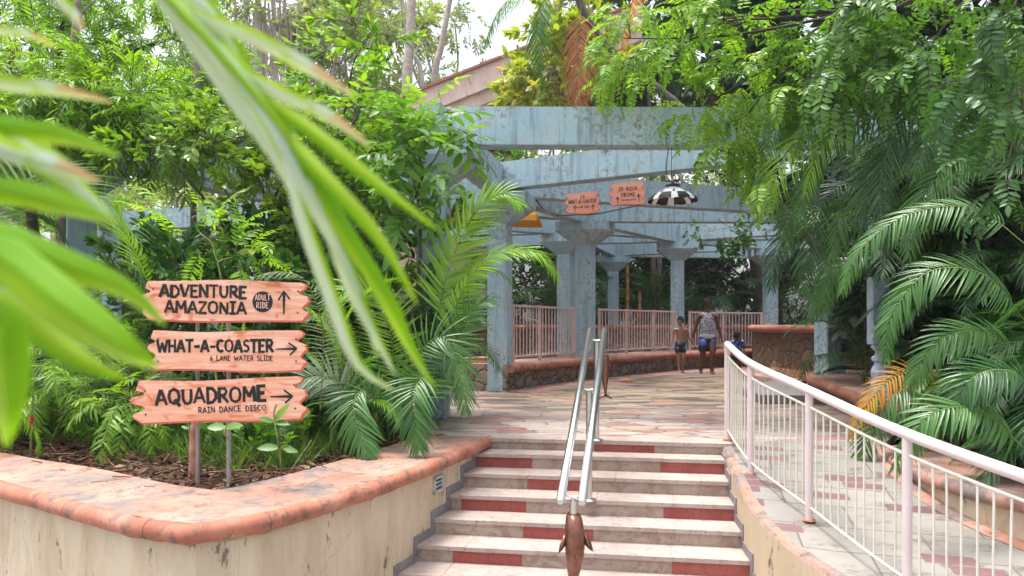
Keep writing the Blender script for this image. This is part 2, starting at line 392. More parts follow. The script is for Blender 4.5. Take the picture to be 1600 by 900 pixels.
# ------------------------------------------------------------------ stairs
st = empty("staircase", (.8, 7.6, 0), "wide outdoor stairs with sandstone treads and scattered red riser tiles", "stairs")
red = {0: [(.476, .726)], 1: [(0, .237), (.75, 1)], 2: [(.252, .50)], 3: [(.045, .281), (.76, 1)], 4: [(.303, .533)], 5: [(.115, .331), (.776, 1)], 6: [(.4, .62)], 7: [(.1, .3), (.7, .9)], 8: [(.45, .7)], 9: [(.2, .4)]}
def linepts(i, off=0):
    """left and right end of step line i on the two walls"""
    g = G[i]+off; c = SR0+NN*g
    # left end on wall curve
    best = None
    for k in range(400):
        t = 2.0+k*.0035; p = c-UU*t
        d = p.x-interp(wallL[:8], p.y)
        if best is None or abs(d) < best[0]: best = (abs(d), p)
    Lp = best[1]; best = None
    for k in range(-200, 200):
        p = c+UU*(k*.0035); d = p.x-interp(wallR, p.y)
        if best is None or abs(d) < best[0]: best = (abs(d), p)
    return Lp, best[1]
rt = random.Random(4)
for i in range(0, 10):
    z = ZS[i]
    a, c = linepts(i); 
    a0 = a if i == 0 else a
    back = .34
    tb = MB()
    # tread made of slabs
    cuts = [0]+sorted([rt.uniform(.12, .3)+k*.31 for k in range(3)])+[1]
    ext = 0.10
    for k in range(len(cuts)-1):
        q0 = a.lerp(c, cuts[k]); q1 = a.lerp(c, cuts[k+1])
        if k == 0 and i > 0: q0 = q0-UU*ext
        if k == len(cuts)-2: q1 = q1+UU*ext
        q0 = q0+UU*.0012; q1 = q1-UU*.0012
        w_ = rt.uniform(-.0012, .0012); bk = NN*(-(back if i else .30))
        f = NN*(.022+rt.uniform(-.003, .003))
        tb.prism([tuple(q0+f), tuple(q1+f), tuple(q1+bk), tuple(q0+bk)], z-.036+w_, z+w_+(.003 if i == 0 else 0))
    tb.build("tread", M['tread'], st, bevel=.004)
    rb = MB(); zl = (ZS[i+1] if i+1 < len(ZS) else ZP)
    marks = [0.0]+[v for s_ in red[i] for v in s_]+[1.0]; marks = sorted(set(marks))
    full = []
    for m0, m1 in zip(marks[:-1], marks[1:]):
        isred = any(abs(m0-s_[0]) < 1e-6 for s_ in red[i])
        if not isred and m1-m0 > .36: mm = (m0+m1)/2; full += [(m0, mm, 0), (mm, m1, 0)]
        else: full.append((m0, m1, 1 if isred else 0))
    for m0, m1, mi in full:
        q0 = a.lerp(c, m0); q1 = a.lerp(c, m1)
        if m0 == 0 and i > 0: q0 = q0-UU*.06
        if m1 == 1: q1 = q1+UU*.06
        q0 = q0+UU*.001; q1 = q1-UU*.001; bk = NN*-.05
        rb.prism([tuple(q0), tuple(q1), tuple(q1+bk), tuple(q0+bk)], zl-.03, z-.034, mi)
    rb.build("riser", [M['riser'], M['red']], st)
def trim(curve, side):
    """slate zigzag skirting fixed to the wall beside the steps"""
    b = MB()
    for i in range(0 if side > 0 else 1, 10):
        z = ZS[i]; zu = ZS[i]
        a, c = linepts(i); a2, c2 = linepts(min(i+1, 9)) if i < 9 else linepts(i, .33)
        p0 = (a if side < 0 else c); p1 = (a2 if side < 0 else c2)
        t = (p1-p0).normalized(); nr = Vector((t.y, -t.x))*(-1 if side < 0 else 1)
        o = nr*(.014)
        # vertical piece (in front of the riser above) and horizontal piece above the tread
        s0 = .055; e0 = .055
        q0 = p0+t*.028; q1 = q0+t*s0
        ln = (p1-p0).length
        def slab(u0, u1, z0, z1):
            lim = -.125 if side < 0 else zramp((p0.y+p1.y)/2)-.035
            z1 = min(z1, lim)
            if z1 <= z0+.01: return
            A_ = p0+t*u0; B_ = p0+t*u1
            b.prism([tuple(A_-nr*.05), tuple(B_-nr*.05), tuple(B_+o), tuple(A_+o)], z0, z1)
        if i > 0 or side > 0:
            slab(.0, .075, zl_(i)+.001, zu+.075 if i else .02)
            slab(.077, ln, zl_(i)+.001, zl_(i)+.075)
    return b
def zl_(i): return ZS[i+1] if i+1 < len(ZS) else ZP

# ------------------------------------------------------------------ left planter wall
lp = empty("planter_wall", (-1.8, 4.6, 0), "cream plastered planter wall with rounded terracotta rim beside the stairs", "wall")
wf = spline([(x, y, 0) for x, y in wallL[1:9]], 5)[:-1]+spline([(x, y, 0) for x, y in wallL[8:]], 5)
b = MB(); b.sweep([(0, ZP+.002), (0, -.10), (-.30, -.10), (-.30, ZP+.002)], wf[::-1], smooth=False)
b.build("wall_face", M['cream'], lp)
rollpts = spline([(x, y, 0) for x, y in wallL[:9]], 5)[:-1]+spline([(x, y, 0) for x, y in wallL[8:]], 5)
rr = random.Random(1)
rollpts = [p+Vector((rr.uniform(-.006, .006), rr.uniform(-.006, .006), rr.uniform(-.004, .004))) for p in rollpts]
b = MB(); b.sweep([(.025+.062*math.cos(a), -.052+.060*math.sin(a)) for a in [2*math.pi*k/14 for k in range(14)]], rollpts[::-1])
b.build("rim_roll", M['terra'], lp)
# joints of the roll
b = MB()
for k in (12, 22, 30, 48, 55):
    p = rollpts[k]; t = (rollpts[k-1]-rollpts[k+1]).normalized(); nr = Vector((t.y, -t.x, 0))
    c = p+nr*.025+Vector((0, 0, -.052)); pr = []
    ring = [c+nr*(.0635*math.cos(a))+Vector((0, 0, .0615*math.sin(a))) for a in [2*math.pi*j/14 for j in range(14)]]
    b.add([q-t*.0025 for q in ring]+[q+t*.0025 for q in ring], [(j, (j+1) % 14, 14+(j+1) % 14, 14+j) for j in range(14)])
b.build("rim_joint", M['bark_dark'], lp)
out_ = [(p.x, p.y) for p in rollpts][::-1]
ins = spline([(x, y, 0) for x, y in innerL], 5); inn = [(p.x, p.y) for p in ins]
b = MB(); n1, n2 = len(inn), len(out_[::-1])
# rim slab as strip between matched polylines
def resample(pts, n):
    d = [0]
    for a_, b_ in zip(pts[:-1], pts[1:]): d.append(d[-1]+math.dist(a_, b_))
    o = []
    for k in range(n):
        s_ = d[-1]*k/(n-1); j = min(bisect(d, s_), len(d)-1); j = max(j, 1); f = (s_-d[j-1])/max(1e-9, d[j]-d[j-1])
        o.append(tuple(pts[j-1][q]+(pts[j][q]-pts[j-1][q])*f for q in range(len(pts[0]))))
    return o
# split at the corner so that strips match
cw = 40; oseg1 = [(p.x, p.y) for p in rollpts[:cw+1]]; oseg2 = [(p.x, p.y) for p in rollpts[cw:]]
iseg1 = inn[:26]; iseg2 = inn[25:]
O = resample(oseg1, 30)+resample(oseg2, 30)[1:]; I = resample(iseg1, 30)+resample(iseg2, 30)[1:]
t_ = [Vector((x, y, .0)) for x, y in O]; u_ = [Vector((x, y, .008)) for x, y in I]
b.strip(t_, u_); b.strip(u_, [p-Vector((0, 0, .14)) for p in u_])
b.strip([Vector((x, y, -.13)) for x, y in O], [p-Vector((0, 0, .14)) for p in u_])
b.build("rim_slab", M['rim'], lp)
# recessed step light in the wall
c0 = Vector((-.655, 6.68)); t = (Vector(wallL[4])-Vector(wallL[3])).normalized(); nr = Vector((-t.y, t.x))*-1
nr = Vector((t.y, -t.x));  nr = nr if nr.x > 0 else -nr
rot = Matrix(((t.x, nr.x, 0), (t.y, nr.y, 0), (0, 0, 1)))
c0 = Vector((interp(wallL, 6.70), 6.70))
slp = MB(); 
for (du, dz, sx, sz) in ((0, .06, .19, .022), (0, -.06, .19, .022), (-.084, 0, .022, .142), (.084, 0, .022, .142)):
    q = c0+t*du+nr*.006; slp.box((q.x, q.y, -.235+dz), (sx, .03, sz), rot=rot)
sl = slp.build("step_light", plain("grey_light_frame", (.42, .45, .46), .5), lp)
q = c0+nr*-.002; g_ = MB(); g_.box((q.x, q.y, -.235), (.15, .012, .1), rot=rot); g_.build("glass", plain("dark_glass", (.06, .07, .07), .2), sl)
for dz in (.02, -.015):
    h_ = MB(); q = c0+nr*.008; h_.box((q.x, q.y, -.235+dz), (.148, .02, .012), rot=rot); h_.build("louvre", plain("grey_louvre", (.4, .43, .44), .5), sl)
trim(wallL, -1).build("stair_trim", M['slate'], st)
trim(wallR, 1).build("stair_trim", M['slate'], st)

# ------------------------------------------------------------------ ramp wall (between stairs and ramp)
rw = empty("ramp_wall", (2, 6, 0), "curving cream wall with pink edge between the stairs and the ramp", "wall")
pth = spline([(x, y, zramp(y)) for x, y in wallR], 5)
b = MB(); vs = []
for i, p in enumerate(pth):
    a_ = pth[max(0, i-1)]; c_ = pth[min(len(pth)-1, i+1)]; t = (c_-a_); t.z = 0; t.normalize(); n_ = Vector((-t.y, t.x, 0))
    n_ = n_ if n_.x > 0 else -n_
    vs.append((p, n_))
A0 = [Vector((p.x, p.y, ZP)) for p, n_ in vs]; A1 = [p+Vector((0, 0, -.02)) for p, n_ in vs]; A2 = [p+n_*.02+Vector((0, 0, .003)) for p, n_ in vs]
A3 = [p+n_*.08+Vector((0, 0, .012)) for p, n_ in vs]; A4 = [p+n_*.26+Vector((0, 0, .010)) for p, n_ in vs]; A5 = [p+n_*.27+Vector((0, 0, -.2)) for p, n_ in vs]
b.strip(A0, A1); b.build("wall_face", M['cream2'], rw)
b = MB(); b.strip(A1, A2); b.strip(A2, A3); b.build("pink_edge", M['rim'], rw)
b = MB(); b.strip(A3, A4); b.strip(A4, A5); b.build("kerb_top", M['ramp'], rw)

# ------------------------------------------------------------------ right planters
q = empty("stone_planter", (4.5, 10, 0), "raised planter with rubble stone face and pink rolled rim under the ornate post", "planter")
e1 = [(7.6, 13.9), (6.3, 13.75), (5.2, 13.3), (4.78, 12.2), (4.50, 10.8), (4.25, 9.6), (4.02, 8.6), (4.02, 8.15), (4.3, 7.85), (5.2, 7.7), (7.5, 7.6)]
pp = spline([(x, y, 0) for x, y in e1], 5)
b = MB(); b.sweep([(0, -.05), (0, .27), (-.25, .27), (-.25, -.05)], pp, smooth=False); 
b.v = [(x, y, z) for x, y, z in b.v]; b.build("stone_face", M['seatstone'], q)
b = MB(); b.sweep([(.02+.075*math.cos(a), .275+.07*math.sin(a)) for a in [2*math.pi*k/12 for k in range(12)]], pp); b.build("rim_roll", M['terra'], q)
b = MB(); b.sweep([(.03, .27), (.03, .345), (-.75, .35), (-.75, .27)], pp, smooth=False); b.build("rim_slab", M['rim'], q)
b = MB(); b.prism([(p.x+.35, p.y) for p in pp], .0, .31); structure(b.build("planter_soil", M['soil']))
q = empty("low_planter", (3.6, 6, 0), "low planter kerb with worn pink roll edge along the ramp", "planter")
e2 = [(4.3, 7.66), (3.82, 7.58), (3.60, 7.35), (3.45, 6.9), (3.37, 6.3), (3.37, 5.8), (3.47, 5.4), (3.67, 4.9), (4.02, 4.2), (4.5, 3.4), (5.2, 2.4), (6.0, 1.3), (6.6, -.2)]
pp = spline([(x, y, 0) for x, y in e2], 5)
b = MB(); b.sweep([(0, -1.2), (0, -.10), (-.25, -.10), (-.25, -1.2)], pp, smooth=False); b.build("wall_face", M['cream'], q)
rr = random.Random(3)
b = MB(); b.sweep([(.005+.055*math.cos(a), -.085+.055*math.sin(a)) for a in [2*math.pi*k/12 for k in range(12)]], [p+Vector((rr.uniform(-.006, .006), 0, rr.uniform(-.005, .005))) for p in pp]); b.build("rim_roll", M['rim'], q)
b = MB(); b.sweep([(-.01, -.10), (-.01, -.045), (-.6, -.04), (-.6, -.10)], pp, smooth=False); b.build("rim_slab", M['rim'], q)

# ------------------------------------------------------------------ bench, fence, stone walls at the back
benchp = [(-.06, 13.15), (.7, 14.6), (1.5, 15.8), (2.5, 17.1), (3.9, 18.9), (5.3, 20.2), (6.5, 21.1), (7.6, 21.7)]
sp = spline([(x, y, 0) for x, y in benchp], 6)[::-1]      # travel towards A so that the deck side is on the right hand... flipped below
q = empty("stone_bench", (2.5, 17.3, 0), "long curved stone bench wall with terracotta rolled seat edge", "bench")
sg = 1
# make sure 'right of travel' is the deck side (towards the camera / right)
def right_is(path, pt):
    a = path[len(path)//2]; c = path[len(path)//2+1]; t = c-a; n = Vector((t.y, -t.x, 0)); return n.dot(Vector(pt)-a) > 0
if not right_is(sp, (6, 14, 0)): sp = sp[::-1]
b = MB(); b.sweep([(-.04, -.03), (0, .40), (-.8, .40), (-.8, -.03)], sp, smooth=False); b.build("stone_face", M['seatstone'], q)
b = MB(); b.sweep([(.05+.085*math.cos(a), .405+.075*math.sin(a)) for a in [2*math.pi*k/12 for k in range(12)]], sp); b.build("rim_roll", M['terra'], q)
b = MB(); b.sweep([(.05, .40), (.05, .472), (-.85, .475), (-.85, .40)], sp, smooth=False); b.build("seat_slab", M['rim'], q)
b = MB(); b.sweep([(.55, -.02), (.5, .004), (.01, .03), (.01, -.02)], sp, smooth=False); structure(b.build("deck_margin", M['rim']))
q = empty("plaster_block", (-.7, 14, 0), "small ochre plastered block left of the front pergola column", "wall block")
b = MB(); b.box((-.66, 13.95, .27), (.52, .5, .54), R(8)); b.build("block", M['yellowblock'], q, bevel=.02)
b = MB(); b.box((-.66, 13.95, .555), (.56, .54, .03), R(8)); b.build("capping", M['rim'], q, bevel=.008)

q = empty("stone_wall", (1, 20, 0), "tall crazy stone wall with terracotta coping behind the pink fence", "wall")
op = [(-4.5, 13.6), (-2.6, 14.2), (-1.3, 15.4), (-.4, 17.5), (.7, 20.2), (2.2, 22.6), (4, 24.2), (6, 25.4), (8.2, 26), (10, 25.8)]
sp = spline([(x, y, 0) for x, y in op], 5)
if not right_is(sp, (6, 14, 0)): sp = sp[::-1]
b = MB(); b.sweep([(0, -.03), (0, 1.06), (-.35, 1.06), (-.35, -.03)], sp, smooth=False); b.build("stone_face", M['rubble'], q)
b = MB(); b.sweep([(.03+.09*math.cos(a), 1.07+.085*math.sin(a)) for a in [2*math.pi*k/12 for k in range(12)]], sp); b.build("coping", M['terra'], q)
b = MB(); b.sweep([(.03, 1.06), (.03, 1.152), (-.4, 1.155), (-.4, 1.06)], sp, smooth=False); b.build("coping_slab", M['rim'], q)
q = empty("curved_stone_wall", (6, 17, 0), "curved brown stone retaining wall with terracotta coping at the right end of the bench", "wall")
op = [(8.2, 23.5), (7.1, 21.8), (6.25, 20), (5.95, 18.2), (5.98, 16.6), (6.2, 15.5), (6.7, 14.7), (7.6, 14.3), (9.5, 14.2)]
sp = spline([(x, y, 0) for x, y in op], 6)
if not right_is(sp, (0, 14, 0)): sp = sp[::-1]
b = MB(); b.sweep([(0, -.03), (0, 1.05), (-.4, 1.05), (-.4, -.03)], sp, smooth=False); b.build("stone_face", M['rubble2'], q)
b = MB(); b.sweep([(.03+.09*math.cos(a), 1.07+.085*math.sin(a)) for a in [2*math.pi*k/12 for k in range(12)]], sp); b.build("coping", M['terra'], q)
b = MB(); b.prism([(p.x, p.y) for p in sp]+[(14, 14.2), (14, 23.5)], .2, 1.08); structure(b.build("raised_bed_soil", M['soil']))
b = MB(); b.sweep([(.45, -.02), (.4, .004), (.0, .03), (.0, -.02)], sp, smooth=False); structure(b.build("wall_foot_margin", M['rim']))

def fence(pts, n, label, posts):
    """pts: plan polyline of the panel"""
    r = empty("fence_panel", (pts[0][0], pts[0][1], .47), label, "fence", "pink fence panels on the bench")
    pl = resample([(x, y) for x, y in pts], n)
    zt, zb = 1.50, .58
    b = MB(); b.sweep([(-.025, -.02), (.025, -.02), (.025, .02), (-.025, .02)], [(x, y, zt) for x, y in pl], smooth=False); b.build("top_rail", M['pink_paint'], r)
    b = MB(); b.sweep([(-.02, -.02), (.02, -.02), (.02, .02), (-.02, .02)], [(x, y, zb) for x, y in pl], smooth=False); b.build("bottom_rail", M['pink_paint'], r)
    for k in range(1, n-1):
        x, y = pl[k]
        if k in posts: continue
        b = MB(); b.box((x, y, (zt+zb)/2), (.022, .022, zt-zb-.04)); b.build("baluster", M['pink_paint'], r)
    for k in [0, n-1]+posts:
        x, y = pl[k]; b = MB(); b.box((x, y, (.47+zt)/2+.01), (.06, .06, zt-.47+.04)); b.build("post", M['pink_paint'], r)
fence([(.02, 13.75), (.5, 14.7), (1.32, 16.25)], 21, "pink slatted fence panel between the front column and the second column", [8])
fence([(1.95, 17.15), (2.9, 18.4), (4.3, 20.2)], 29, "pink slatted fence panel behind the steel handrail and beside the boy", [9, 19])
fence([(4.8, 20.75), (6.0, 21.7), (7.25, 22.35)], 25, "pink slatted fence panel behind the man and the small child", [12])

# ------------------------------------------------------------------ pergola
ZB = 3.40; ZT = 3.86
pg = empty("pergola", (-.21, 13.4, 0), "large weathered pale blue concrete pergola of fanned beams on square columns", "pergola")
def column(root, x, y, rz=0, z0=0, w_=.36, ch=None):
    b = MB(); b.box((x, y, (z0+ZB-.30)/2+.0), (w_, w_, ZB-.30-z0), rz); c = b.build("column", M['blue'], root, bevel=.015)
    # capital: flared block
    b = MB(); h0, h1 = ZB-.50, ZB-.20
    Mz = Matrix.Rotation(rz, 3, 'Z')
    lo = [Mz@Vector((sx*(w_/2+.004), sy*(w_/2+.004), 0)) for sx, sy in ((-1, -1), (1, -1), (1, 1), (-1, 1))]
    hi = [Mz@Vector((sx*.55, sy*.42, 0)) for sx, sy in ((-1, -1), (1, -1), (1, 1), (-1, 1))]
    vs = [Vector((x, y, h0))+p for p in lo]+[Vector((x, y, h1))+p for p in hi]+[Vector((x, y, ZB+.003))+p for p in hi]
    b.add(vs, [(0, 1, 5, 4), (1, 2, 6, 5), (2, 3, 7, 6), (3, 0, 4, 7), (4, 5, 9, 8), (5, 6, 10, 9), (6, 7, 11, 10), (7, 4, 8, 11), (3, 2, 1, 0), (8, 9, 10, 11)])
    b.build("capital", M['blue'], c)
CA, CB, CE, CF, CHh, CC, CD = (-.21, 13.4), (1.61, 16.9), (4.5, 20.9), (7.7, 22.9), (-.98, 9.6), (1.35, 19.1), (3.3, 25.2)
for (x, y), rz in ((CA, -.25), (CB, -.45), (CE, -.2), (CF, 0), (CHh, -.1), (CC, -.5), (CD, 0)): column(pg, x, y, rz)
column(pg, 5.32, 12.85, .25, z0=.33)
column(pg, 5.9, 10.2, 0, z0=-.05)
def beam(root, a, c, z0=ZB, z1=ZT, w_=.28):
    b = MB(); b.beam(a, c, w_, z0, z1); b.build("beam", M['blue'], root, bevel=.012)
dz = 0
beams = [((-.75, 9.72), (6.2, 9.80), 0.0, .02), ((-1.0, 9.35), (-.2, 13.5), -.03, -.01), ((-.15, 13.15), (6.1, 9.3), .05, .05), ((-.05, 13.55), (7.5, 16.4), .0, .0),
         ((1.4, 16.75), (8.2, 16.9), -.01, .03), ((-.25, 13.2), (1.65, 17.0), -.04, -.05), ((1.6, 16.8), (4.55, 21.0), -.03, -.04), ((4.4, 20.85), (7.8, 22.95), -.02, -.02),
         ((4.5, 20.8), (10, 17.2), .01, .01), ((4.5, 21.0), (-1.5, 22.5), .02, .03), ((4.6, 20.8), (10.5, 20.3), .03, .06), ((1.3, 19.0), (3.35, 25.3), -.02, -.02),
         ((1.4, 19.2), (-4.5, 15.8), -.01, .0), ((1.3, 19.1), (-5.5, 20.5), .02, .03), ((1.35, 19.0), (4.45, 20.8), .045, .07), ((3.3, 25.2), (8.6, 25.6), -.03, -.01), ((3.3, 25.1), (7.7, 22.8), .0, .01), ((7.7, 22.8), (12, 21.5), -.01, -.03), ((1.55, 16.9), (-4.5, 13.2), .03, .04), ((-.2, 13.5), (-4.0, 12.0), .015, .03), ((5.9, 10.2), (5.3, 12.9), -.02, -.03)]
for a, c, d0, d1 in beams: beam(pg, a, c, ZB+d0, ZT+d1)
pl2 = empty("left_pergola", (-5.95, 10.5, 0), "second pale blue concrete pergola half hidden in foliage at the left", "pergola")
column(pl2, -5.95, 10.6, .6); column(pl2, -9.8, 18.8, .2); column(pl2, -3.6, 16.5, .2)
for a, c, d0, d1 in [((-8.6, 10.1), (-3.4, 10.0), .0, .03), ((-6.0, 10.9), (-2.6, 13.9), .02, .04), ((-6.1, 10.7), (-9.9, 18.9), -.03, -.02), ((-9.8, 18.8), (-3.5, 16.4), .01, .02), ((-6, 11), (-3.6, 16.6), .03, .05), ((-3.2, 10.4), (-2.0, 15.5), -.02, -.03)]:
    beam(pl2, a, c, ZB+d0, ZT+d1)
# ochre panels and bamboo canes beyond the columns
q = empty("ochre_awning", (-.5, 16, 3.3), "flat ochre yellow panel hanging under the beams behind the front column", "awning")
b = MB(); b.prism([(-1.6, 15.2), (.5, 15.5), (.7, 17.5), (-1.9, 17.2)], 3.37, 3.42); b.build("panel", M['yellow'], q)
b = MB(); b.box((-.35, 15.35, 3.32), (1.7, .06, .12), R(9)); b.build("edge_board", M['yellow'], q)
for x, y, z1, lab in ((3.65, 24.3, 2.95, "thick ochre bamboo pole left of the small far column"), (4.05, 24.4, 2.2, "short ochre bamboo pole right of the small far column")):
    q = empty("bamboo_pole", (x, y, 0), lab, "bamboo pole", "bamboo poles by the far column")
    b = MB(); pr = []
    for k in range(int(z1/.28)+1):
        z = k*.28; pr += [(.055, z+.01), (.052, z+.14), (.055, z+.265), (.064, z+.275)]
    b.lathe((x, y, 0), pr, 12); b.build("cane", M['bamboo'], q)

# ------------------------------------------------------------------ roofed building behind
q = empty("pink_roof_building", (-.5, 20, 0), "building with sloping pink fascia roof rising behind the pergola", "building")
def slope(z_a, z_b, y0, y1, t, xa=-3.2, xb=3.2):
    return [(xa, y0, z_a), (xb, y0, z_b), (xb, y0, z_b-t), (xa, y0, z_a-t), (xa, y1, z_a), (xb, y1, z_b), (xb, y1, z_b-t), (xa, y1, z_a-t)]
SB = [(0, 1, 2, 3), (7, 6, 5, 4), (4, 5, 1, 0), (3, 2, 6, 7), (0, 3, 7, 4), (1, 5, 6, 2)]
def zz(x, px0=660, py0=141, px1=800, py1=84, Y=20):   # roof edge line at depth Y
    x0 = (px0-800)*Y/1200; x1 = 0; z0 = CH-(py0-508)*Y/1200; z1 = CH-(py1-508)*Y/1200
    return z0+(z1-z0)*(x-x0)/(x1-x0)
b = MB(); b.add(slope(zz(-3.2), zz(3.4), 20, 20.12, .62, -3.2, 3.4), SB); b.build("fascia", M['pinkroof'], q)
b = MB(); b.add(slope(zz(-3.2)+.05, zz(3.4)+.05, 19.9, 27, .07, -3.25, 3.45), SB); b.build("roof", plain("roof_sheet", (.35, .14, .11), .7), q)
b = MB(); b.add(slope(zz(-2.6)-.62, zz(3.4)-.62, 20.15, 20.5, .34, -2.6, 3.4), SB); b.build("lower_fascia", M['pinkroof'], q)
b = MB(); b.add(slope(zz(-2.2)-.97, zz(3.4)-.97, 20.5, 27, .06, -2.2, 3.4), SB); b.build("soffit", M['soffit'], q)
b = MB(); b.box((-2.4, 25.5, 3.2), (3.2, 5, 6.0)); b.build("wall", M['cream2'], q)

# ------------------------------------------------------------------ grey stone step slab and hose
q = MB(); q.prism([(3.62, 11.2), (4.55, 11.1), (4.72, 12.3), (4.95, 13.6), (4.2, 13.9), (3.8, 13)], .0, .13)
tag(q.build("stone_slab", M['slate'], None, bevel=.012), "low grey stone slab lying on the deck beside the hose", "stone slab")
q = MB(); hp = spline([(4.6, 13.0, .02), (4.72, 12.75, .12), (4.98, 12.55, .34), (5.25, 12.45, .46), (5.6, 12.5, .45), (6.0, 12.8, .42)], 6); q.tube(hp, .035, 8)
tag(q.build("garden_hose", M['rubber']), "thick black hose arching from deck onto the stone planter", "hose")

# ------------------------------------------------------------------ ramp railing
rl = empty("ramp_railing", (2.14, 7.63, 0), "white and pink painted tubular railing curving down the ramp", "railing")
pp_ = [(2.14, 7.63), (2.07, 6.62), (2.17, 5.61), (2.31, 4.49), (2.62, 3.45), (3.05, 2.55)]
pz = [.01, zramp(6.62)+.01, zramp(5.61)+.01, zramp(4.49)+.01, zramp(3.45)+.01, zramp(2.55)+.01]
base = [Vector((x, y, z)) for (x, y), z in zip(pp_, pz)]
base[1].x = 2.06
top = spline([p+Vector((0, 0, .95)) for p in base], 8)
b = MB(); b.tube([top[0]-Vector((0, 0, .02))]+top, .033, 12); b.build("handrail", M['white_paint'], rl)
for i, p in enumerate(base):
    b = MB(); b.tube([p, p+Vector((0, 0, .93 if i else .97))], .028 if i else .030, 12); c = b.build("post", M['white_paint'], rl)
    f = MB(); f.lathe(p, [(.0, .012), (.042, .012), (.046, .0)], 14); f.build("foot_plate", plain("rusty_plate", (.38, .13, .07), .8), c)
for i in range(5):
    a = base[i]; c = base[i+1]
    seg = spline([p for p in base], 8)[i*8:i*8+9]
    lo = [p+Vector((0, 0, .10)) for p in seg]; hi = [p+Vector((0, 0, .83)) for p in seg]
    lo[0].z -= 0
    b = MB(); b.tube(lo, .009, 6); b.build("lower_bar", M['cream_paint'], rl)
    b = MB(); b.tube(hi, .010, 6); b.build("upper_bar", M['cream_paint'], rl)
    n = 10
    lo_ = resample([tuple(p) for p in lo], n+2); hi_ = resample([tuple(p) for p in hi], n+2)
    for k in range(1, n+1):
        j = random.Random(i*20+k); m = Vector(lo_[k]).lerp(Vector(hi_[k]), .5)+Vector((j.uniform(-.006, .006), j.uniform(-.006, .006), 0))
        b = MB(); b.tube([lo_[k], tuple(m), hi_[k]], .0065, 6); b.build("baluster", M['cream_paint'], rl)

# ------------------------------------------------------------------ stair handrail
hr = empty("stair_handrail", (.8, 7.3, 0), "double stainless steel handrail running down the middle of the stairs", "handrail")
ax0 = Vector((.395, 5.13, -.03)); ax1 = Vector((.86, 7.75, 1.10)); side = Vector((.986, -.167, 0))*.072
for s_ in (-1, 1):
    a = ax0+side*s_; c = ax1+side*s_; d = (c-a).normalized()
    b = MB(); b.tube([a-d*.012, a, c, c+d*.01], [.02, .031, .031, .02], 14); b.build("rail", M['steel'], hr)
def hpost(f, zbase, r=.027, nm="post"):
    p = ax0.lerp(ax1, f); b = MB(); b.tube([Vector((p.x, p.y, zbase)), p-Vector((0, 0, .085))], r, 14); c = b.build(nm, M['steel'], hr)
    b = MB(); b.lathe((p.x, p.y, zbase), [(0, .012), (.058, .012), (.062, .0)], 18); b.build("foot_plate", M['steel'], c)
    b = MB(); cc = [p+side*s_*1.0*(math.sin(a_))+Vector((0, 0, -.01-.055*math.cos(a_))) for s_ in (1,) for a_ in [R(-80+16*k) for k in range(11)]]
    b.tube(cc, .008, 6); b.tube([p-Vector((0, 0, .09)), p-Vector((0, 0, .062))], .014, 8); b.build("saddle", M['steel'], c)
    return p
pa = hpost(.965, 0.001); pb = hpost(.60, ZS[3]+.001)
pc = hpost(.055, ZP+.001)

def dolphin(loc, label, rz, sc=1.0):
    """bronze dolphin climbing its pole, nose up"""
    r = empty("dolphin_sculpture", loc, label, "sculpture", "bronze dolphins on the handrail posts", rz=0)
    Rz = Matrix.Rotation(rz, 3, 'Z')*sc
    # body as rings along an arched spine; local: back faces -Y (to the stairs foot)
    spine = [(0, .075, .655, .004, .004), (0, .062, .66, .018, .014), (0, .035, .662, .028, .022), (0, .0, .658, .046, .036), (0, -.022, .625, .060, .056), (0, -.035, .57, .068, .066), (0, -.045, .49, .072, .070), (0, -.045, .40, .070, .068), (0, -.03, .30, .056, .056), (0, -.005, .20, .036, .042), (0, .015, .12, .022, .030), (0, .02, .06, .016, .020)]
    b = MB(); vs = []; n = 16; sm = spline([(s[0], s[1], s[2]) for s in spine], 3); r1 = spline([(s[3], s[4], 0) for s in spine], 3)
    for p, q in zip(sm, r1):
        for k in range(n):
            a = 2*math.pi*k/n; vs.append(Rz@Vector((q.x*math.cos(a), p.y+q.y*math.sin(a), p.z))+Vector(loc))
    m = len(sm); b.add(vs, [(i*n+k, (i+1)*n+k, (i+1)*n+(k+1) % n, i*n+(k+1) % n) for i in range(m-1) for k in range(n)]+[tuple(range(n))], 0, True)
    b.build("body", M['bronze'], r)
    def fin(name, pts, th):
        b = MB(); c = sum((Vector(p) for p in pts), Vector())/len(pts)
        nrm = (Vector(pts[1])-Vector(pts[0])).cross(Vector(pts[-1])-Vector(pts[0])).normalized()*th
        A_ = [Rz@(Vector(p))+Vector(loc) for p in pts]; n = len(pts)
        C1 = Rz@(c+nrm)+Vector(loc); C2 = Rz@(c-nrm)+Vector(loc)
        b.add(A_+[C1, C2], [(i, (i+1) % n, n) for i in range(n)]+[((i+1) % n, i, n+1) for i in range(n)], 0, True); b.build(name, M['bronze'], r)
    for s in (-1, 1):
        fin("flipper", [(s*.055, -.05, .54), (s*.088, -.065, .52), (s*.118, -.075, .455), (s*.128, -.08, .40), (s*.10, -.07, .415), (s*.058, -.05, .46)], .010)
        fin("tail_fluke", [(0, .015, .065), (s*.04, .005, .055), (s*.10, -.02, .005), (s*.115, -.03, -.02), (s*.06, -.01, .0), (0, .005, .03)], .008)
    fin("dorsal_fin", [(0, -.10, .42), (0, -.125, .38), (0, -.165, .30), (0, -.13, .31), (0, -.09, .31), (0, -.09, .37)], .009)
    if loc[2] < -.2: b = MB(); b.tube([Vector(loc)+Vector((0, .045, -.9 if loc[2] < -.2 else -loc[2])), Vector(loc)+Vector((0, .045, .5))], .033, 12); b.build("pole", M['bronze'], r)
    return r
dolphin((pc.x, pc.y-.0, -.77), "bronze dolphin with spread flippers on the lowest handrail post", R(9), .95)
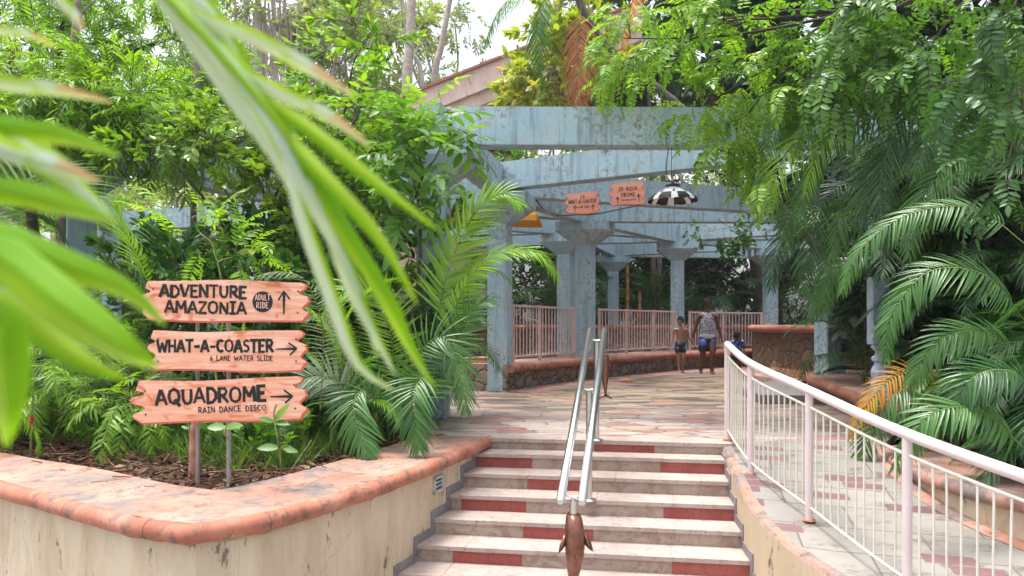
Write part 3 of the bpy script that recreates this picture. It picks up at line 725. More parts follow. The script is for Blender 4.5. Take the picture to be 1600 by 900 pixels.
dolphin((.955, 7.86, .40), "bronze dolphin half hidden behind the top handrail post", R(185), .68)
q = MB(); q.v = []; lp_ = P(980, 597, .0)
rr = random.Random(8); pts = [(lp_.x+.16*math.cos(a)*(1+.3*rr.random()), lp_.y+.12*math.sin(a)*(1+.3*rr.random()), .012+.05*rr.random()) for a in [2*math.pi*k/9 for k in range(9)]]
q.add(pts+[(lp_.x, lp_.y, .09)], [(k, (k+1) % 9, 9) for k in range(9)]); tag(q.build("fallen_leaf", plain("dry_orange_leaf", (.42, .16, .05), .7)), "curled dry orange leaf lying on the deck behind the handrail", "leaf")

# ------------------------------------------------------------------ hand-cut lettering
GL = {'A': (.72, [[(0, 0), (.34, 1)], [(.38, 1), (.72, 0)], [(.13, .33), (.6, .33)]]),
 'B': (.6, [[(.05, 0), (.05, 1)], [(.05, 1), (.45, .95), (.5, .75), (.4, .55), (.05, .52)], [(.05, .52), (.5, .48), (.58, .25), (.5, .04), (.05, 0)]]),
 'C': (.64, [[(.62, .86), (.42, 1), (.16, .9), (.03, .5), (.16, .1), (.42, 0), (.62, .14)]]),
 'D': (.66, [[(.07, 0), (.07, 1)], [(.0, 1), (.4, .96), (.64, .7), (.64, .3), (.4, .04), (.0, 0)]]),
 'E': (.56, [[(.06, 0), (.06, 1)], [(.0, 1), (.54, 1)], [(.06, .52), (.45, .52)], [(.0, 0), (.56, 0)]]),
 'I': (.44, [[(.22, 0), (.22, 1)], [(0, 1), (.44, 1)], [(0, 0), (.44, 0)]]),
 'L': (.52, [[(.06, 1), (.06, 0)], [(.0, 0), (.52, 0)]]),
 'M': (.86, [[(.05, 0), (.1, 1)], [(.1, 1), (.43, .35)], [(.43, .35), (.76, 1)], [(.76, 1), (.82, 0)]]),
 'N': (.7, [[(.06, 0), (.06, 1)], [(.06, 1), (.64, 0)], [(.64, 0), (.64, 1)]]),
 'O': (.78, [[(.39, 1), (.12, .86), (.03, .5), (.12, .14), (.39, 0), (.66, .14), (.75, .5), (.66, .86), (.39, 1)]]),
 'Q': (.8, [[(.39, 1), (.12, .86), (.03, .5), (.12, .14), (.39, 0), (.66, .14), (.75, .5), (.66, .86), (.39, 1)], [(.42, .3), (.6, .02), (.8, -.2)]]),
 'R': (.64, [[(.07, 0), (.07, 1)], [(.0, 1), (.48, .96), (.58, .76), (.46, .52), (.07, .46)], [(.28, .46), (.64, 0)]]),
 'S': (.54, [[(.52, .88), (.28, 1), (.06, .84), (.1, .6), (.44, .44), (.52, .2), (.3, 0), (.02, .1)]]),
 'T': (.66, [[(.33, 0), (.33, 1)], [(0, 1), (.66, 1)]]),
 'U': (.68, [[(.05, 1), (.06, .3), (.2, .04), (.36, 0), (.52, .06), (.62, .3), (.63, 1)]]),
 'V': (.68, [[(0, 1), (.32, 0)], [(.36, 0), (.68, 1)]]),
 'W': (.96, [[(0, 1), (.22, 0)], [(.24, 0), (.48, .75)], [(.48, .75), (.72, 0)], [(.74, 0), (.96, 1)]]),
 'H': (.66, [[(.05, 0), (.05, 1)], [(.61, 0), (.61, 1)], [(.05, .5), (.61, .5)]]),
 'X': (.6, [[(0, 0), (.6, 1)], [(0, 1), (.6, 0)]]), 'Z': (.62, [[(.02, 1), (.6, 1)], [(.6, 1), (.02, 0)], [(.0, 0), (.62, 0)]]),
 '2': (.54, [[(.04, .82), (.24, 1), (.48, .86), (.44, .6), (.02, 0)], [(.02, 0), (.54, 0)]]),
 '0': (.6, [[(.3, 1), (.08, .82), (.04, .5), (.08, .18), (.3, 0), (.52, .18), (.56, .5), (.52, .82), (.3, 1)]]),
 '6': (.56, [[(.46, .98), (.2, .8), (.04, .45), (.08, .12), (.28, 0), (.5, .12), (.52, .36), (.34, .52), (.08, .4)]]),
 '-': (.5, [[(.04, .45), (.46, .45)]]), ' ': (.45, [])}
def lettering(name, text, x, z, h, wd, mat, parent, place, stroke=.17, seed=1, y0=0.0, gap=.16, th=.0018):
    """text in board coordinates; width fitted to wd; place(x, y, z) maps to the world"""
    rg = random.Random(seed); tot = sum(GL[c][0]+gap for c in text)-gap; sx = wd/tot
    mb = MB(); cx = x; k = 0
    for ch in text:
        w_, st_ = GL[ch]; dz = rg.uniform(-.04, .04)*h; sc = rg.uniform(.95, 1.05)
        for s_ in st_:
            pts = [Vector((cx+p[0]*sx, z+dz+p[1]*h*sc)) for p in s_]
            ww = stroke*h*rg.uniform(.85, 1.15); k += 1; yy = y0-(k % 5)*.00025
            n = len(pts); L_ = []; R_ = []
            for i, p in enumerate(pts):
                a = pts[max(0, i-1)]; b = pts[min(n-1, i+1)]; t = (b-a).normalized() if (b-a).length > 0 else Vector((1, 0))
                if n > 2 and (pts[0]-pts[-1]).length < 1e-6 and i in (0, n-1): t = (pts[1]-pts[-2]).normalized()
                m = Vector((-t.y, t.x)); e = 0
                if n == 2: e = ww*.25*(-1 if i == 0 else 1)
                wv = ww*(rg.uniform(.8, 1.2) if n == 2 else rg.uniform(.92, 1.08))/2
                L_.append(p+m*wv+t*e); R_.append(p-m*wv+t*e*rg.uniform(.4, 1.2))
            vs = [place(p.x, yy-th, p.y) for p in L_]+[place(p.x, yy-th, p.y) for p in R_]
            mb.add(vs, [(i, i+1, n+i+1, n+i) for i in range(n-1)])
            # thin edges give the cut-out letters their thickness
            vs2 = [place(p.x, yy, p.y) for p in L_]+[place(p.x, yy, p.y) for p in R_]
            mb.add(vs+vs2, [(i, i+1, 2*n+i+1, 2*n+i) for i in range(n-1)]+[(n+i+1, n+i, 3*n+i, 3*n+i+1) for i in range(n-1)])
        cx += (w_+gap)*sx
    return mb.build(name, mat, parent)
def arrow(x, z, L, ang, parent, place, y0=0, s=1.0, h=None):
    """arrow with a long tail and a barbed head; ang 0 = to the right"""
    hh = .34*L*s if h is None else h
    pts = [(-.5*L, -.012*L), (.28*L, -.03*L), (.30*L, -.10*hh*2), (.20*L, -.5*hh), (.5*L, 0), (.18*L, .5*hh), (.30*L, .09*hh*2), (.28*L, .035*L), (-.5*L, .02*L)]
    w_ = .07*L
    pts = [(-.5*L, -.2*w_), (.34*L, -.9*w_), (.12*L, -.44*hh), (.17*L, -.55*hh), (.5*L, -.03*hh), (.5*L, .05*hh), (.13*L, .55*hh), (.08*L, .45*hh), (.34*L, .9*w_), (-.5*L, .5*w_)]
    ca, sa = math.cos(ang), math.sin(ang); q = [(x+a*ca-b*sa, z+a*sa+b*ca) for a, b in pts]; n = len(q)
    mb = MB(); F = [place(a, y0-.003, b) for a, b in q]; Bk = [place(a, y0, b) for a, b in q]
    mb.add(F+Bk, [(0, 1, 8, 9), (1, 2, 3), (1, 3, 4), (1, 4, 5), (1, 5, 8), (5, 6, 8), (6, 7, 8)]+[(i, (i+1) % n, n+(i+1) % n, n+i) for i in range(n)])
    return mb.build("arrow", M['black'], parent)
def board(parent, c, W, H, rot, yaw, seed, name="board", mats=None, leftamp=1, rightamp=1, place_only=False, th=.022):
    rg = random.Random(seed); cr, sr = math.cos(rot), math.sin(rot); cyw, syw = math.cos(yaw), math.sin(yaw)
    def place(x, y, z):
        X = x*cr-z*sr; Z = x*sr+z*cr; return Vector((c[0]+X*cyw-y*syw, c[1]+X*syw+y*cyw, c[2]+Z))
    def outline(ins, sh=0):
        P_ = []; w2, h2 = W/2-ins, H/2-ins
        for k in range(17): f = k/16; P_.append((-w2+W*.02+f*(2*w2-W*.05), h2+.012*H*math.sin(f*9+seed)+.035*H*math.sin(f*3.1+seed*2)))
        wav = [(.01, .42), (.002, .34), (-.03, .26), (-.028, .21), (.022, .14), (.020, .09), (.028, .02), (.012, -.05), (-.004, -.12), (-.010, -.17), (.0, -.22), (.026, -.28), (.022, -.34), (.002, -.42)]
        for dx, f in wav: P_.append((w2-W*.012+dx*rightamp*W*1.05, 2*h2*f))
        for k in range(17): f = 1-k/16; P_.append((-w2+W*.03+f*(2*w2-W*.05), -h2+.012*H*math.sin(f*8+seed*3)+.03*H*math.sin(f*4+seed)))
        wav = [(-.008, -.40), (-.022, -.33), (-.02, -.27), (.012, -.2), (.022, -.13), (.012, -.08), (-.016, -.02), (-.030, .06), (-.022, .13), (.018, .19), (.02, .24), (-.008, .30), (-.004, .38)]
        for dx, f in wav: P_.append((-w2+W*.012+dx*leftamp*W*1.05, 2*h2*f))
        return P_
    from mathutils.geometry import tessellate_polygon
    b = MB()
    for ins, ya, yb, mi, ox, oz in ((0.0, .0, -th, 1, .004, -.005), (.006, -th-.0004, -th-.004, 0, -.001, .002)):
        q = [(x+ox*W/1.1, z+oz) for x, z in outline(ins)]; n = len(q)
        F = [place(x, yb, z) for x, z in q]; K = [place(x, ya, z) for x, z in q]
        tri = tessellate_polygon([[Vector((x, z, 0)) for x, z in q]])
        b.add(F, [tuple(t) for t in tri], mi); b.add(K, [tuple(t)[::-1] for t in tri], mi)
        b.add(F+K, [(i, (i+1) % n, n+(i+1) % n, n+i) for i in range(n)], 1)
    o = b.build(name, mats or [M['wood'], M['wood_edge']], parent)
    for sx in (-1, 1):
        for sz in (-1, 1):
            p = (sx*(W/2-.055*W), sz*H*.27); bo = MB(); A8 = [k*math.pi/4 for k in range(8)]
            bo.add([place(p[0]+.007*math.cos(a), -th-.007, p[1]+.007*math.sin(a)) for a in A8]+[place(p[0]+.008*math.cos(a), -th, p[1]+.008*math.sin(a)) for a in A8], [tuple(range(8))]+[(k, (k+1) % 8, 8+(k+1) % 8, 8+k) for k in range(8)])
            bo.build("bolt", M['bolt'], o)
    return o, place, -th-.0045

ds = empty("direction_sign", (-2.05, 5.5, -.1), "signpost with three salmon wooden boards pointing to water rides in the planter", "sign")
for x, y, r_, zt in ((-2.05, 5.56, .016, 1.2), (-2.30, 5.62, .013, 1.3)):
    b = MB(); b.tube([(x, y, -.12), (x, y, zt)], r_, 10); b.build("post", M['grey_post'], ds)
b = MB(); b.box((-2.17, 5.553, 1.3), (.5, .006, .03)); b.box((-2.17, 5.553, .96), (.5, .006, .03)); b.build("bracket", M['grey_post'], ds)
S = 1200/5.5
def bc(px, py): p = D(px, py, 5.5); return (p.x, p.y, p.z)
ob, pf, y0 = board(ds, bc(354.5, 470.5), 250/S, 62/S, R(-.8), R(2), 3); tag(ob, "top board reading ADVENTURE AMAZONIA with round ADULT RIDE badge and up arrow")
def u(px): return (px-354.5)/S
lettering("lettering", "ADVENTURE", u(254), .024, 18/S, 132/S, M['black'], ob, pf, .225, 5, y0)
lettering("lettering", "AMAZONIA", u(262), -.088, 17.5/S, 124/S, M['black'], ob, pf, .225, 6, y0)
bd = MB(); bd.add([pf(u(411.5)+.071*math.cos(a), y0-.004, -.002+.075*math.sin(a)) for a in [k*math.pi/16 for k in range(32)]]+[pf(u(411.5)+.071*math.cos(a), y0, -.002+.075*math.sin(a)) for a in [k*math.pi/16 for k in range(32)]], [tuple(range(32))]+[(k, (k+1) % 32, 32+(k+1) % 32, 32+k) for k in range(32)])
bg_ = bd.build("badge", M['black'], ob)
pinkl = plain("pink_lettering_paint", (.85, .52, .45), .6)
lettering("lettering", "ADULT", u(400.5), .010, 8.5/S, 22.5/S, pinkl, bg_, pf, .12, 7, y0-.006, .25)
lettering("lettering", "RIDE", u(402.5), -.046, 8.5/S, 18/S, pinkl, bg_, pf, .12, 8, y0-.006, .25)
arrow(u(444.5), -.005, 37/S, R(91), ob, pf, y0, 1.4)
ob, pf, y0 = board(ds, bc(357, 547), 238/S, 64/S, R(0), R(2), 8); tag(ob, "middle board reading WHAT-A-COASTER 6 LANE WATER SLIDE with right arrow")
def u(px): return (px-357)/S
lettering("lettering", "WHAT-A-COASTER", u(250), -.012, 18.5/S, 177/S, M['black'], ob, pf, .225, 9, y0)
lettering("lettering", "6 LANE WATER SLIDE", u(331), -.075, 7.5/S, 96/S, M['black'], ob, pf, .16, 10, y0, .22)
arrow(u(448.5), .008, 33/S, R(2), ob, pf, y0, 1.7)
ob, pf, y0 = board(ds, bc(346, 624), 258/S, 68/S, R(2.2), R(2), 14, leftamp=1.7, rightamp=1.1); tag(ob, "bottom board reading AQUADROME RAIN DANCE DISCO with right arrow")
def u(px): return (px-346)/S
lettering("lettering", "AQUADROME", u(248), -.018, 22/S, 168/S, M['black'], ob, pf, .22, 11, y0)
lettering("lettering", "RAIN DANCE DISCO", u(312), -.088, 8.5/S, 104/S, M['black'], ob, pf, .17, 12, y0, .22)
arrow(u(441), .004, 35/S, R(-1), ob, pf, y0, 1.7)

# hanging signs
def hanging(cx, cy, Y, W, H, rot, seed, label, lines, arr, wires):
    p = D(cx, cy, Y); S = 1200/Y
    r = empty("hanging_sign", (p.x, p.y, p.z), label, "sign")
    ob, pf, y0 = board(r, (p.x, p.y, p.z), W/S, H/S, rot, R(-4), seed, mats=[M['wood2'], M['wood_edge']], leftamp=2.2, rightamp=1.6, th=.012)
    for i, (t, x0, zb, h, wd) in enumerate(lines): lettering("lettering", t, x0/S, zb/S, h/S, wd/S, M['black'], ob, pf, .13, seed+i, y0, .26)
    for x, z, L in arr: arrow(x/S, z/S, L/S, R(90), ob, pf, y0, 1.5)
    for x, z1 in wires:
        a = pf(x/S, -.006, H/S*.42); b = MB(); b.tube([a, Vector((a.x+(-.03 if x < 0 else -.08), a.y+.12, 3.44))], .0022, 4); b.build("wire", M['bolt'], r)
t = NT("salmon_hanging_board"); t.fin(t.ramp(t.noise(t.pos((1, 1, 4)), 4, 4), [(.3, (.72, .27, .19)), (.7, (.80, .38, .29))]), .65); M['wood2'] = t.m
hanging(910, 317, 12.15, 50, 33, R(3.2), 21, "smaller hanging salmon sign reading 26 WHAT-A-COASTER under the beam", [("26", -3, 7, 5, 7), ("WHAT-A-COASTER", -21.5, -.8, 6, 43), ("6 LANE SLIDE", -9, -8, 3, 19)], [(-12, -9, 11), (16, -9, 11)], [(-16, 0), (18, 0)])
hanging(980.5, 303.5, 11.7, 53, 35, R(3.6), 25, "hanging salmon sign reading 20 AQUA DROME beside the black and white lamp", [("20 AQUA", -13, 5.5, 6, 28), ("DROME", -10, -4, 6, 21), ("RAIN DANCE DISCO", -10, -10, 2.3, 22)], [(-16, -9, 12), (17, -7, 12)], [(-19, 0), (19, 0)])

# hanging lamp with black and white petals
lc = D(1051, 303, 9.75)
q = empty("hanging_lamp", (lc.x, lc.y, lc.z), "black and white petal shade lamp hanging on a cable from the front beam", "lamp")
b = MB(); n = 48
prof = [(.05, .092), (.075, .080), (.16, .036), (.235, -.005)]
rim = [(.235, -.005), (.30, -.055), (.318, -.085)]
def shade(mb, prof, miA, miB, scal, per=6):
    vs = []
    for r_, z_ in prof:
        for k in range(n):
            a = 2*math.pi*k/n; last = (r_, z_) == prof[-1]
            zz_ = z_-(.014*abs(math.sin(a*8)) if (scal and last) else 0); vs.append(Vector((lc.x+r_*math.cos(a), lc.y+r_*math.sin(a), lc.z+zz_)))
    m = len(prof)
    for i in range(m-1):
        for k in range(n):
            mi = miA if (k % 6) < 4 else miB
            if not scal and i == 2: pass
            mb.add([vs[i*n+k], vs[i*n+(k+1) % n], vs[(i+1)*n+(k+1) % n], vs[(i+1)*n+k]], [(0, 1, 2, 3)], mi)
shade(b, prof, 0, 0, False)
# black wedges on the upper cone
for k in range(0, n, 6):
    a0 = 2*math.pi*(k+4.3)/n; a1 = 2*math.pi*(k+5.7)/n; am = (a0+a1)/2
    def cp(r_, a, up=.003):
        z_ = .07-(r_-.075)/(.17-.075)*.04 if r_ < .17 else .03-(r_-.17)/(.065)*.035
        return (lc.x+r_*math.cos(a), lc.y+r_*math.sin(a), lc.z+z_+up+.004)
    b.add([cp(.125, am), cp(.18, am-(am-a0)*.5), cp(.232, a0), cp(.232, a1), cp(.18, am+(a1-am)*.5)], [(0, 1, 4), (1, 2, 3, 4)], 1)
shade(b, rim, 1, 0, True)
so = b.build("shade", [M['white'], M['black']], q); 
md = so.modifiers.new("thick", 'SOLIDIFY'); md.thickness = .003
b = MB(); b.lathe((lc.x, lc.y, lc.z), [(0, .155), (.02, .15), (.03, .125), (.09, .115), (.098, .105), (.07, .085), (.05, .083), (0, .083)], 20); b.build("cap", plain("dark_lamp_cap", (.05, .05, .055), .45), q)
b = MB(); b.tube([(lc.x-.015, lc.y, lc.z+.15), (lc.x-.015, lc.y, 3.41)], .004, 6); b.tube(spline([(lc.x-.0, lc.y, lc.z+.15), (lc.x-.06, lc.y-.02, lc.z+.19), (lc.x-.085, lc.y, lc.z+.32), (lc.x-.05, lc.y, 3.41)], 6), .006, 6)
b.tube(spline([(lc.x, lc.y, lc.z+.15), (lc.x+.04, lc.y, lc.z+.2), (lc.x+.02, lc.y-.02, lc.z+.24), (lc.x+.09, lc.y, lc.z+.27)], 5), .005, 6); b.build("cable", M['black'], q)
cb = MB(); cb.tube(spline([(.42, 13.7, 3.40), (.55, 13.6, 3.22), (.8, 13.3, 3.06), (1.1, 13.0, 3.02), (1.4, 13.0, 3.03), (1.9, 13.6, 3.2), (2.4, 14.4, 3.40)], 6), .012, 6)
tag(cb.build("electric_cable", M['rubber']), "sagging black cable hanging below the beam left of the signs", "cable")

# ornate post
q = empty("ornate_post", (4.42, 9.2, .34), "ornate pale blue cast post with carved panels on a baluster base", "post")
tx, ty = 4.42, 9.2
b = MB(); sq = Matrix.Identity(3)
b.lathe((tx, ty, .345), [(0, 0), (.15, 0), (.15, .05), (.125, .06), (.13, .10), (.10, .14), (.115, .19), (.12, .26), (.085, .33), (.075, .36), (.11, .38), (.11, .42), (.07, .45), (.062, .5)], 8, smooth=False); b.build("base", M['totem'], q, bevel=.006)
b = MB(); b.tube([(tx, ty, .8), (tx, ty, 3.0)], .055, 8, smooth=False); b.build("shaft", M['totem'], q)
for z0, z1 in ((.92, 1.72), (2.16, 2.66)):
    b = MB(); b.box((tx-.06, ty-.05, (z0+z1)/2), (.24, .10, z1-z0), R(14)); pn = b.build("panel", M['totem'], q, bevel=.012)
    b = MB()
    Mz = Matrix.Rotation(R(14), 3, 'Z')
    for k in range(int((z1-z0)/.07)-1):
        for s_ in (-1, 1):
            c = Vector((tx-.06, ty-.05, z0+.08+k*.07))+Mz@Vector((s_*.045, -.056, .0)); b.box(c, (.055, .012, .03), R(14))
    for s_ in (-1, 1):
        c = Vector((tx-.06, ty-.05, (z0+z1)/2))+Mz@Vector((s_*.105, -.056, .0)); b.box(c, (.014, .016, z1-z0-.03), R(14))
    b.build("carving", M['totem'], pn)
    b = MB(); b.lathe((tx, ty, z0-.09), [(.055, 0), (.10, .03), (.12, .06), (.08, .085)], 8, smooth=False); b.build("collar", M['totem'], q)

# ------------------------------------------------------------------ people
skin1 = plain("brown_skin", (.13, .06, .04), .6, spec=.25); skin2 = plain("tan_skin", (.36, .185, .12), .5); hairm = plain("black_hair", (.010, .008, .008), .85, spec=.15)
shirtm = NT("printed_vest"); v = shirtm.pos((1, 1, 1)); 
c = shirtm.ramp(shirtm.noise(v, 17, 6, .75, 1.6), [(.46, (.04, .04, .06)), (.52, (.42, .40, .50))]); shirtm.fin(c, .8)
whitem = plain("white_cloth", (.66, .64, .68), .8); navy = plain("blue_swim_cloth", (.015, .045, .20), .6); darkm = plain("navy_black_cloth", (.015, .016, .028), .6)
def figure(root, chains, rad, mat, head, hr_, face, extra=None):
    """one skinned body: chains of named joints, radii by name"""
    names = []; idx = {}; edges = []
    for ch in chains:
        for a, b_ in zip(ch[:-1], ch[1:]):
            for n_ in (a, b_):
                if n_[0] not in idx: idx[n_[0]] = len(names); names.append(n_)
            edges.append((idx[a[0]], idx[b_[0]]))
    me = bpy.data.meshes.new("body"); me.from_pydata([n_[1] for n_ in names], edges, []); o = bpy.data.objects.new("body_tmp", me); col.objects.link(o)
    sk = o.modifiers.new("skin", 'SKIN'); sk.use_smooth_shade = True
    ss = o.modifiers.new("sub", 'SUBSURF'); ss.levels = 2; ss.render_levels = 2
    bpy.context.view_layer.update()
    if not me.skin_vertices:
        bpy.context.view_layer.objects.active = o; bpy.ops.object.skin_root_mark({}) if False else None
    for i, n_ in enumerate(names):
        r_ = n_[2]; me.skin_vertices[0].data[i].radius = r_ if isinstance(r_, tuple) else (r_, r_); me.skin_vertices[0].data[i].use_root = (i == 0)
    bpy.context.view_layer.update()
    dg = bpy.context.evaluated_depsgraph_get(); em = bpy.data.meshes.new_from_object(o.evaluated_get(dg)); bpy.data.objects.remove(o)
    mb = MB(); mb.add([tuple(v.co) for v in em.vertices], [tuple(p.vertices) for p in em.polygons], 0, True); bpy.data.meshes.remove(em)
    # head with brow, nose, mouth and ears, facing 'face' direction in plan
    hx = Vector(head); f = Vector((math.sin(face), -math.cos(face), 0)); sd_ = Vector((math.cos(face), math.sin(face), 0)); up = Vector((0, 0, 1))
    nu, nv = 18, 14; vs = []
    for j in range(nv+1):
        th_ = math.pi*j/nv
        for i in range(nu):
            ph = 2*math.pi*i/nu; x = math.sin(th_)*math.sin(ph); y = math.sin(th_)*math.cos(ph); z = math.cos(th_)
            wx = .76*(1-.22*max(0, -z)**1.5); dy = .92
            yy = y*dy; 
            if y > .55 and abs(x) < .22: yy += (.20 if -.28 < z < .02 else .0)          # nose
            if y > .5 and .12 < abs(x) < .5 and .0 < z < .25: yy -= .06                     # eye sockets
            if z < -.3 and y < 0: yy *= .7
            vs.append(hx+sd_*(x*wx*hr_)+f*(yy*hr_)+up*(z*1.15*hr_))
    mb.add(vs, [(j*nu+i, j*nu+(i+1) % nu, (j+1)*nu+(i+1) % nu, (j+1)*nu+i) for j in range(nv) for i in range(nu)], 0, True)
    for s_ in (-1, 1):   # ears
        c = hx+sd_*(s_*.78*hr_)+up*(-.05*hr_); mb.lathe(c, [(0, -.18*hr_), (.10*hr_, -.1*hr_), (.13*hr_, .08*hr_), (0, .2*hr_)], 8)
    bo = mb.build("body", mat, root)
    # eyes and lips as small patches
    e = MB()
    for s_ in (-1, 1):
        c = hx+sd_*(s_*.29*hr_)+f*(.80*hr_)+up*(.08*hr_); e.lathe(c, [(0, -.06*hr_), (.13*hr_, 0), (0, .06*hr_)], 8)
        c = hx+sd_*(s_*.30*hr_)+f*(.83*hr_)+up*(.27*hr_); e.box(c, (.3*hr_, .08*hr_, .06*hr_), face)
    c = hx+f*(.80*hr_)+up*(-.48*hr_); e.box(c, (.34*hr_, .1*hr_, .07*hr_), face)
    e.build("face_features", hairm, root)
    # hair cap
    h = MB(); vs = []
    for j in range(8):
        th_ = math.pi*.60*j/7
        for i in range(nu):
            ph = 2*math.pi*i/nu; x = math.sin(th_)*math.sin(ph); y = math.sin(th_)*math.cos(ph); z = math.cos(th_)
            if y > .2: z = max(z, .30); 
            k = 1.13+.05*math.sin(i*5+j*3); vs.append(hx+sd_*(x*.80*hr_*k)+f*(y*.95*hr_*k)+up*(z*1.17*hr_*k))
    h.add(vs, [(j*nu+i, j*nu+(i+1) % nu, (j+1)*nu+(i+1) % nu, (j+1)*nu+i) for j in range(7) for i in range(nu)], 0, True); h.build("hair", hairm, root)
    return bo
def V3(b, dx, dy, dz): return (b.x+dx, b.y+dy, b.z+dz)
def hand(pre, w_, d_, sc, side_):
    """palm, four unequal bent fingers and a thumb from wrist w_ in direction d_"""
    d_ = Vector(d_).normalized(); w_ = Vector(w_); s_ = Vector((0, -1, 0)); pl = w_+d_*.05*sc
    ch = [[(pre+'wr', tuple(w_), .024*sc), (pre+'pa', tuple(pl), (.036*sc, .016*sc)), (pre+'kn', tuple(w_+d_*.085*sc), (.038*sc, .014*sc))]]
    for k, (o, L) in enumerate(((-.027, .06), (-.009, .072), (.009, .068), (.026, .052))):
        b0 = w_+d_*.08*sc+s_*o*sc; b1 = b0+d_*L*.55*sc; b2 = b1+(d_*.8+Vector((side_*-.5, 0, 0))).normalized()*L*.5*sc
        ch.append([(pre+'kn', None, None), (pre+'f%da' % k, tuple(b0+d_*.012*sc), .0095*sc), (pre+'f%db' % k, tuple(b1), .009*sc), (pre+'f%dc' % k, tuple(b2), .0075*sc)])
    t0 = w_+d_*.03*sc+s_*.03*sc; ch.append([(pre+'pa', None, None), (pre+'t1', tuple(t0), .011*sc), (pre+'t2', tuple(t0+(d_*.8+s_*.6)*.035*sc), .0085*sc)])
    return ch
def resolve(chains):
    d = {}
    for ch in chains:
        for n_ in ch:
            if n_[1] is not None and n_[0] not in d: d[n_[0]] = n_
    return [[d[n_[0]] for n_ in ch] for ch in chains]
def person(base, H, mat, label, arms, legs, face=0, bulk=1, headdir=None, clothes=None):
    """arms/legs: joint offsets in units of H: left (image right) then right"""
    r = empty("person", tuple(base), label, "person")
    def q(p): return (base.x+p[0]*H, base.y+p[1]*H, base.z+p[2]*H)
    bk = bulk*H
    T = [('pelvis', q((0, 0, .52)), (.083*bk, .058*bk)), ('waist', q((0, 0, .61)), (.074*bk, .052*bk)), ('chest', q((0, 0, .72)), (.090*bk, .06*bk)), ('neckb', q((0, .005, .81)), (.06*bk, .042*bk)), ('neck', q((0, 0, .855)), .030*bk), ('skull', q((0, -.002, .90)), .033*bk)]
    ch = [T]
    for i, a in enumerate(arms):
        s_ = 1 if i == 0 else -1; n_ = 'LR'[i]
        ch.append([('chest', None, None), ('sh'+n_, q((s_*.108, 0, .79)), .034*bk), ('ua'+n_, q(((s_*.108+a[0][0])/2*1.02, a[0][1]/2, (.79+a[0][2])/2)), .029*bk), ('el'+n_, q(a[0]), .023*bk), ('fa'+n_, q(tuple((a[0][k]*.65+a[1][k]*.35) for k in range(3))), .0235*bk), (n_+'wr', q(a[1]), .0155*bk)])
        d_ = Vector(a[1])-Vector(a[0]); d_ = d_ if len(a) < 3 else Vector(a[2])
        hc = hand(n_, q(a[1]), d_, H/1.72, s_); hc[0] = [(n_+'wr', None, None)]+hc[0][1:]; ch += hc
    for i, a in enumerate(legs):
        s_ = 1 if i == 0 else -1; n_ = 'LR'[i]; an = a[1]
        ch.append([('pelvis', None, None), ('hip'+n_, q((s_*.05, 0, .49)), .056*bk), ('th'+n_, q(tuple(((s_*.05, 0, .49)[k]+a[0][k])/2 for k in range(3))), .049*bk), ('kn'+n_, q(a[0]), .036*bk), ('ca'+n_, q((a[0][0]*.7+an[0]*.3, a[0][1]*.7+an[1]*.3+.008, a[0][2]*.7+an[2]*.3)), .034*bk), ('an'+n_, q(an), .021*bk), ('ba'+n_, q((an[0]+.01*s_, an[1]-.055, an[2]-.024)), (.026*bk, .014*bk)), ('to'+n_, q((an[0]+.013*s_, an[1]-.09, an[2]-.028)), (.024*bk, .009*bk))])
        ch.append([('an'+n_, None, None), ('he'+n_, q((an[0], an[1]+.018, an[2]-.02)), .017*bk)])
    hd = headdir or (0, -.01, .93)
    figure(r, resolve(ch), None, mat, q(hd), .062*H*(1 if H > 1.5 else (1.12 if H > 1.1 else 1.38)), face)
    return r, q
def cloth(root, name, rings, mat, n=20, mis=None):
    """rings: (centre, rx, ry)"""
    b = MB(); vs = []
    for c, rx, ry in rings:
        for k in range(n): a = 2*math.pi*k/n; vs.append((c[0]+rx*math.cos(a), c[1]+ry*math.sin(a), c[2]))
    for i in range(len(rings)-1):
        b.add([], []); 
    b.add(vs, [(i*n+k, i*n+(k+1) % n, (i+1)*n+(k+1) % n, (i+1)*n+k) for i in range(len(rings)-1) for k in range(n)], 0, True)
    if mis:
        m = []; 
        for i in range(len(rings)-1): m += [mis[i]]*n
        b.m = m
    o = b.build(name, mat, root); s_ = o.modifiers.new("thick", 'SOLIDIFY'); s_.thickness = .006; return o
# man
b0 = P(1105, 584, 0); H = 1.76
r, q = person(b0, H, skin1, "man in grey printed vest and blue shorts walking between two children", [((.145, .0, .645), (.185, -.01, .50)), ((-.15, .01, .645), (-.19, .02, .50))], [((.052, -.075, .275), (.048, -.04, .03)), ((-.062, -.02, .27), (-.07, .075, .04))], face=R(12), bulk=1.12)
cloth(r, "vest", [(q((0, 0, .475)), .108*H, .078*H), (q((0, 0, .53)), .106*H, .077*H), (q((0, 0, .61)), .098*H, .07*H), (q((0, 0, .70)), .104*H, .076*H), (q((0, 0, .76)), .094*H, .07*H), (q((0, .004, .80)), .076*H, .058*H), (q((0, .004, .822)), .062*H, .05*H)], [shirtm.m, whitem], mis=[1, 0, 0, 0, 0, 0])
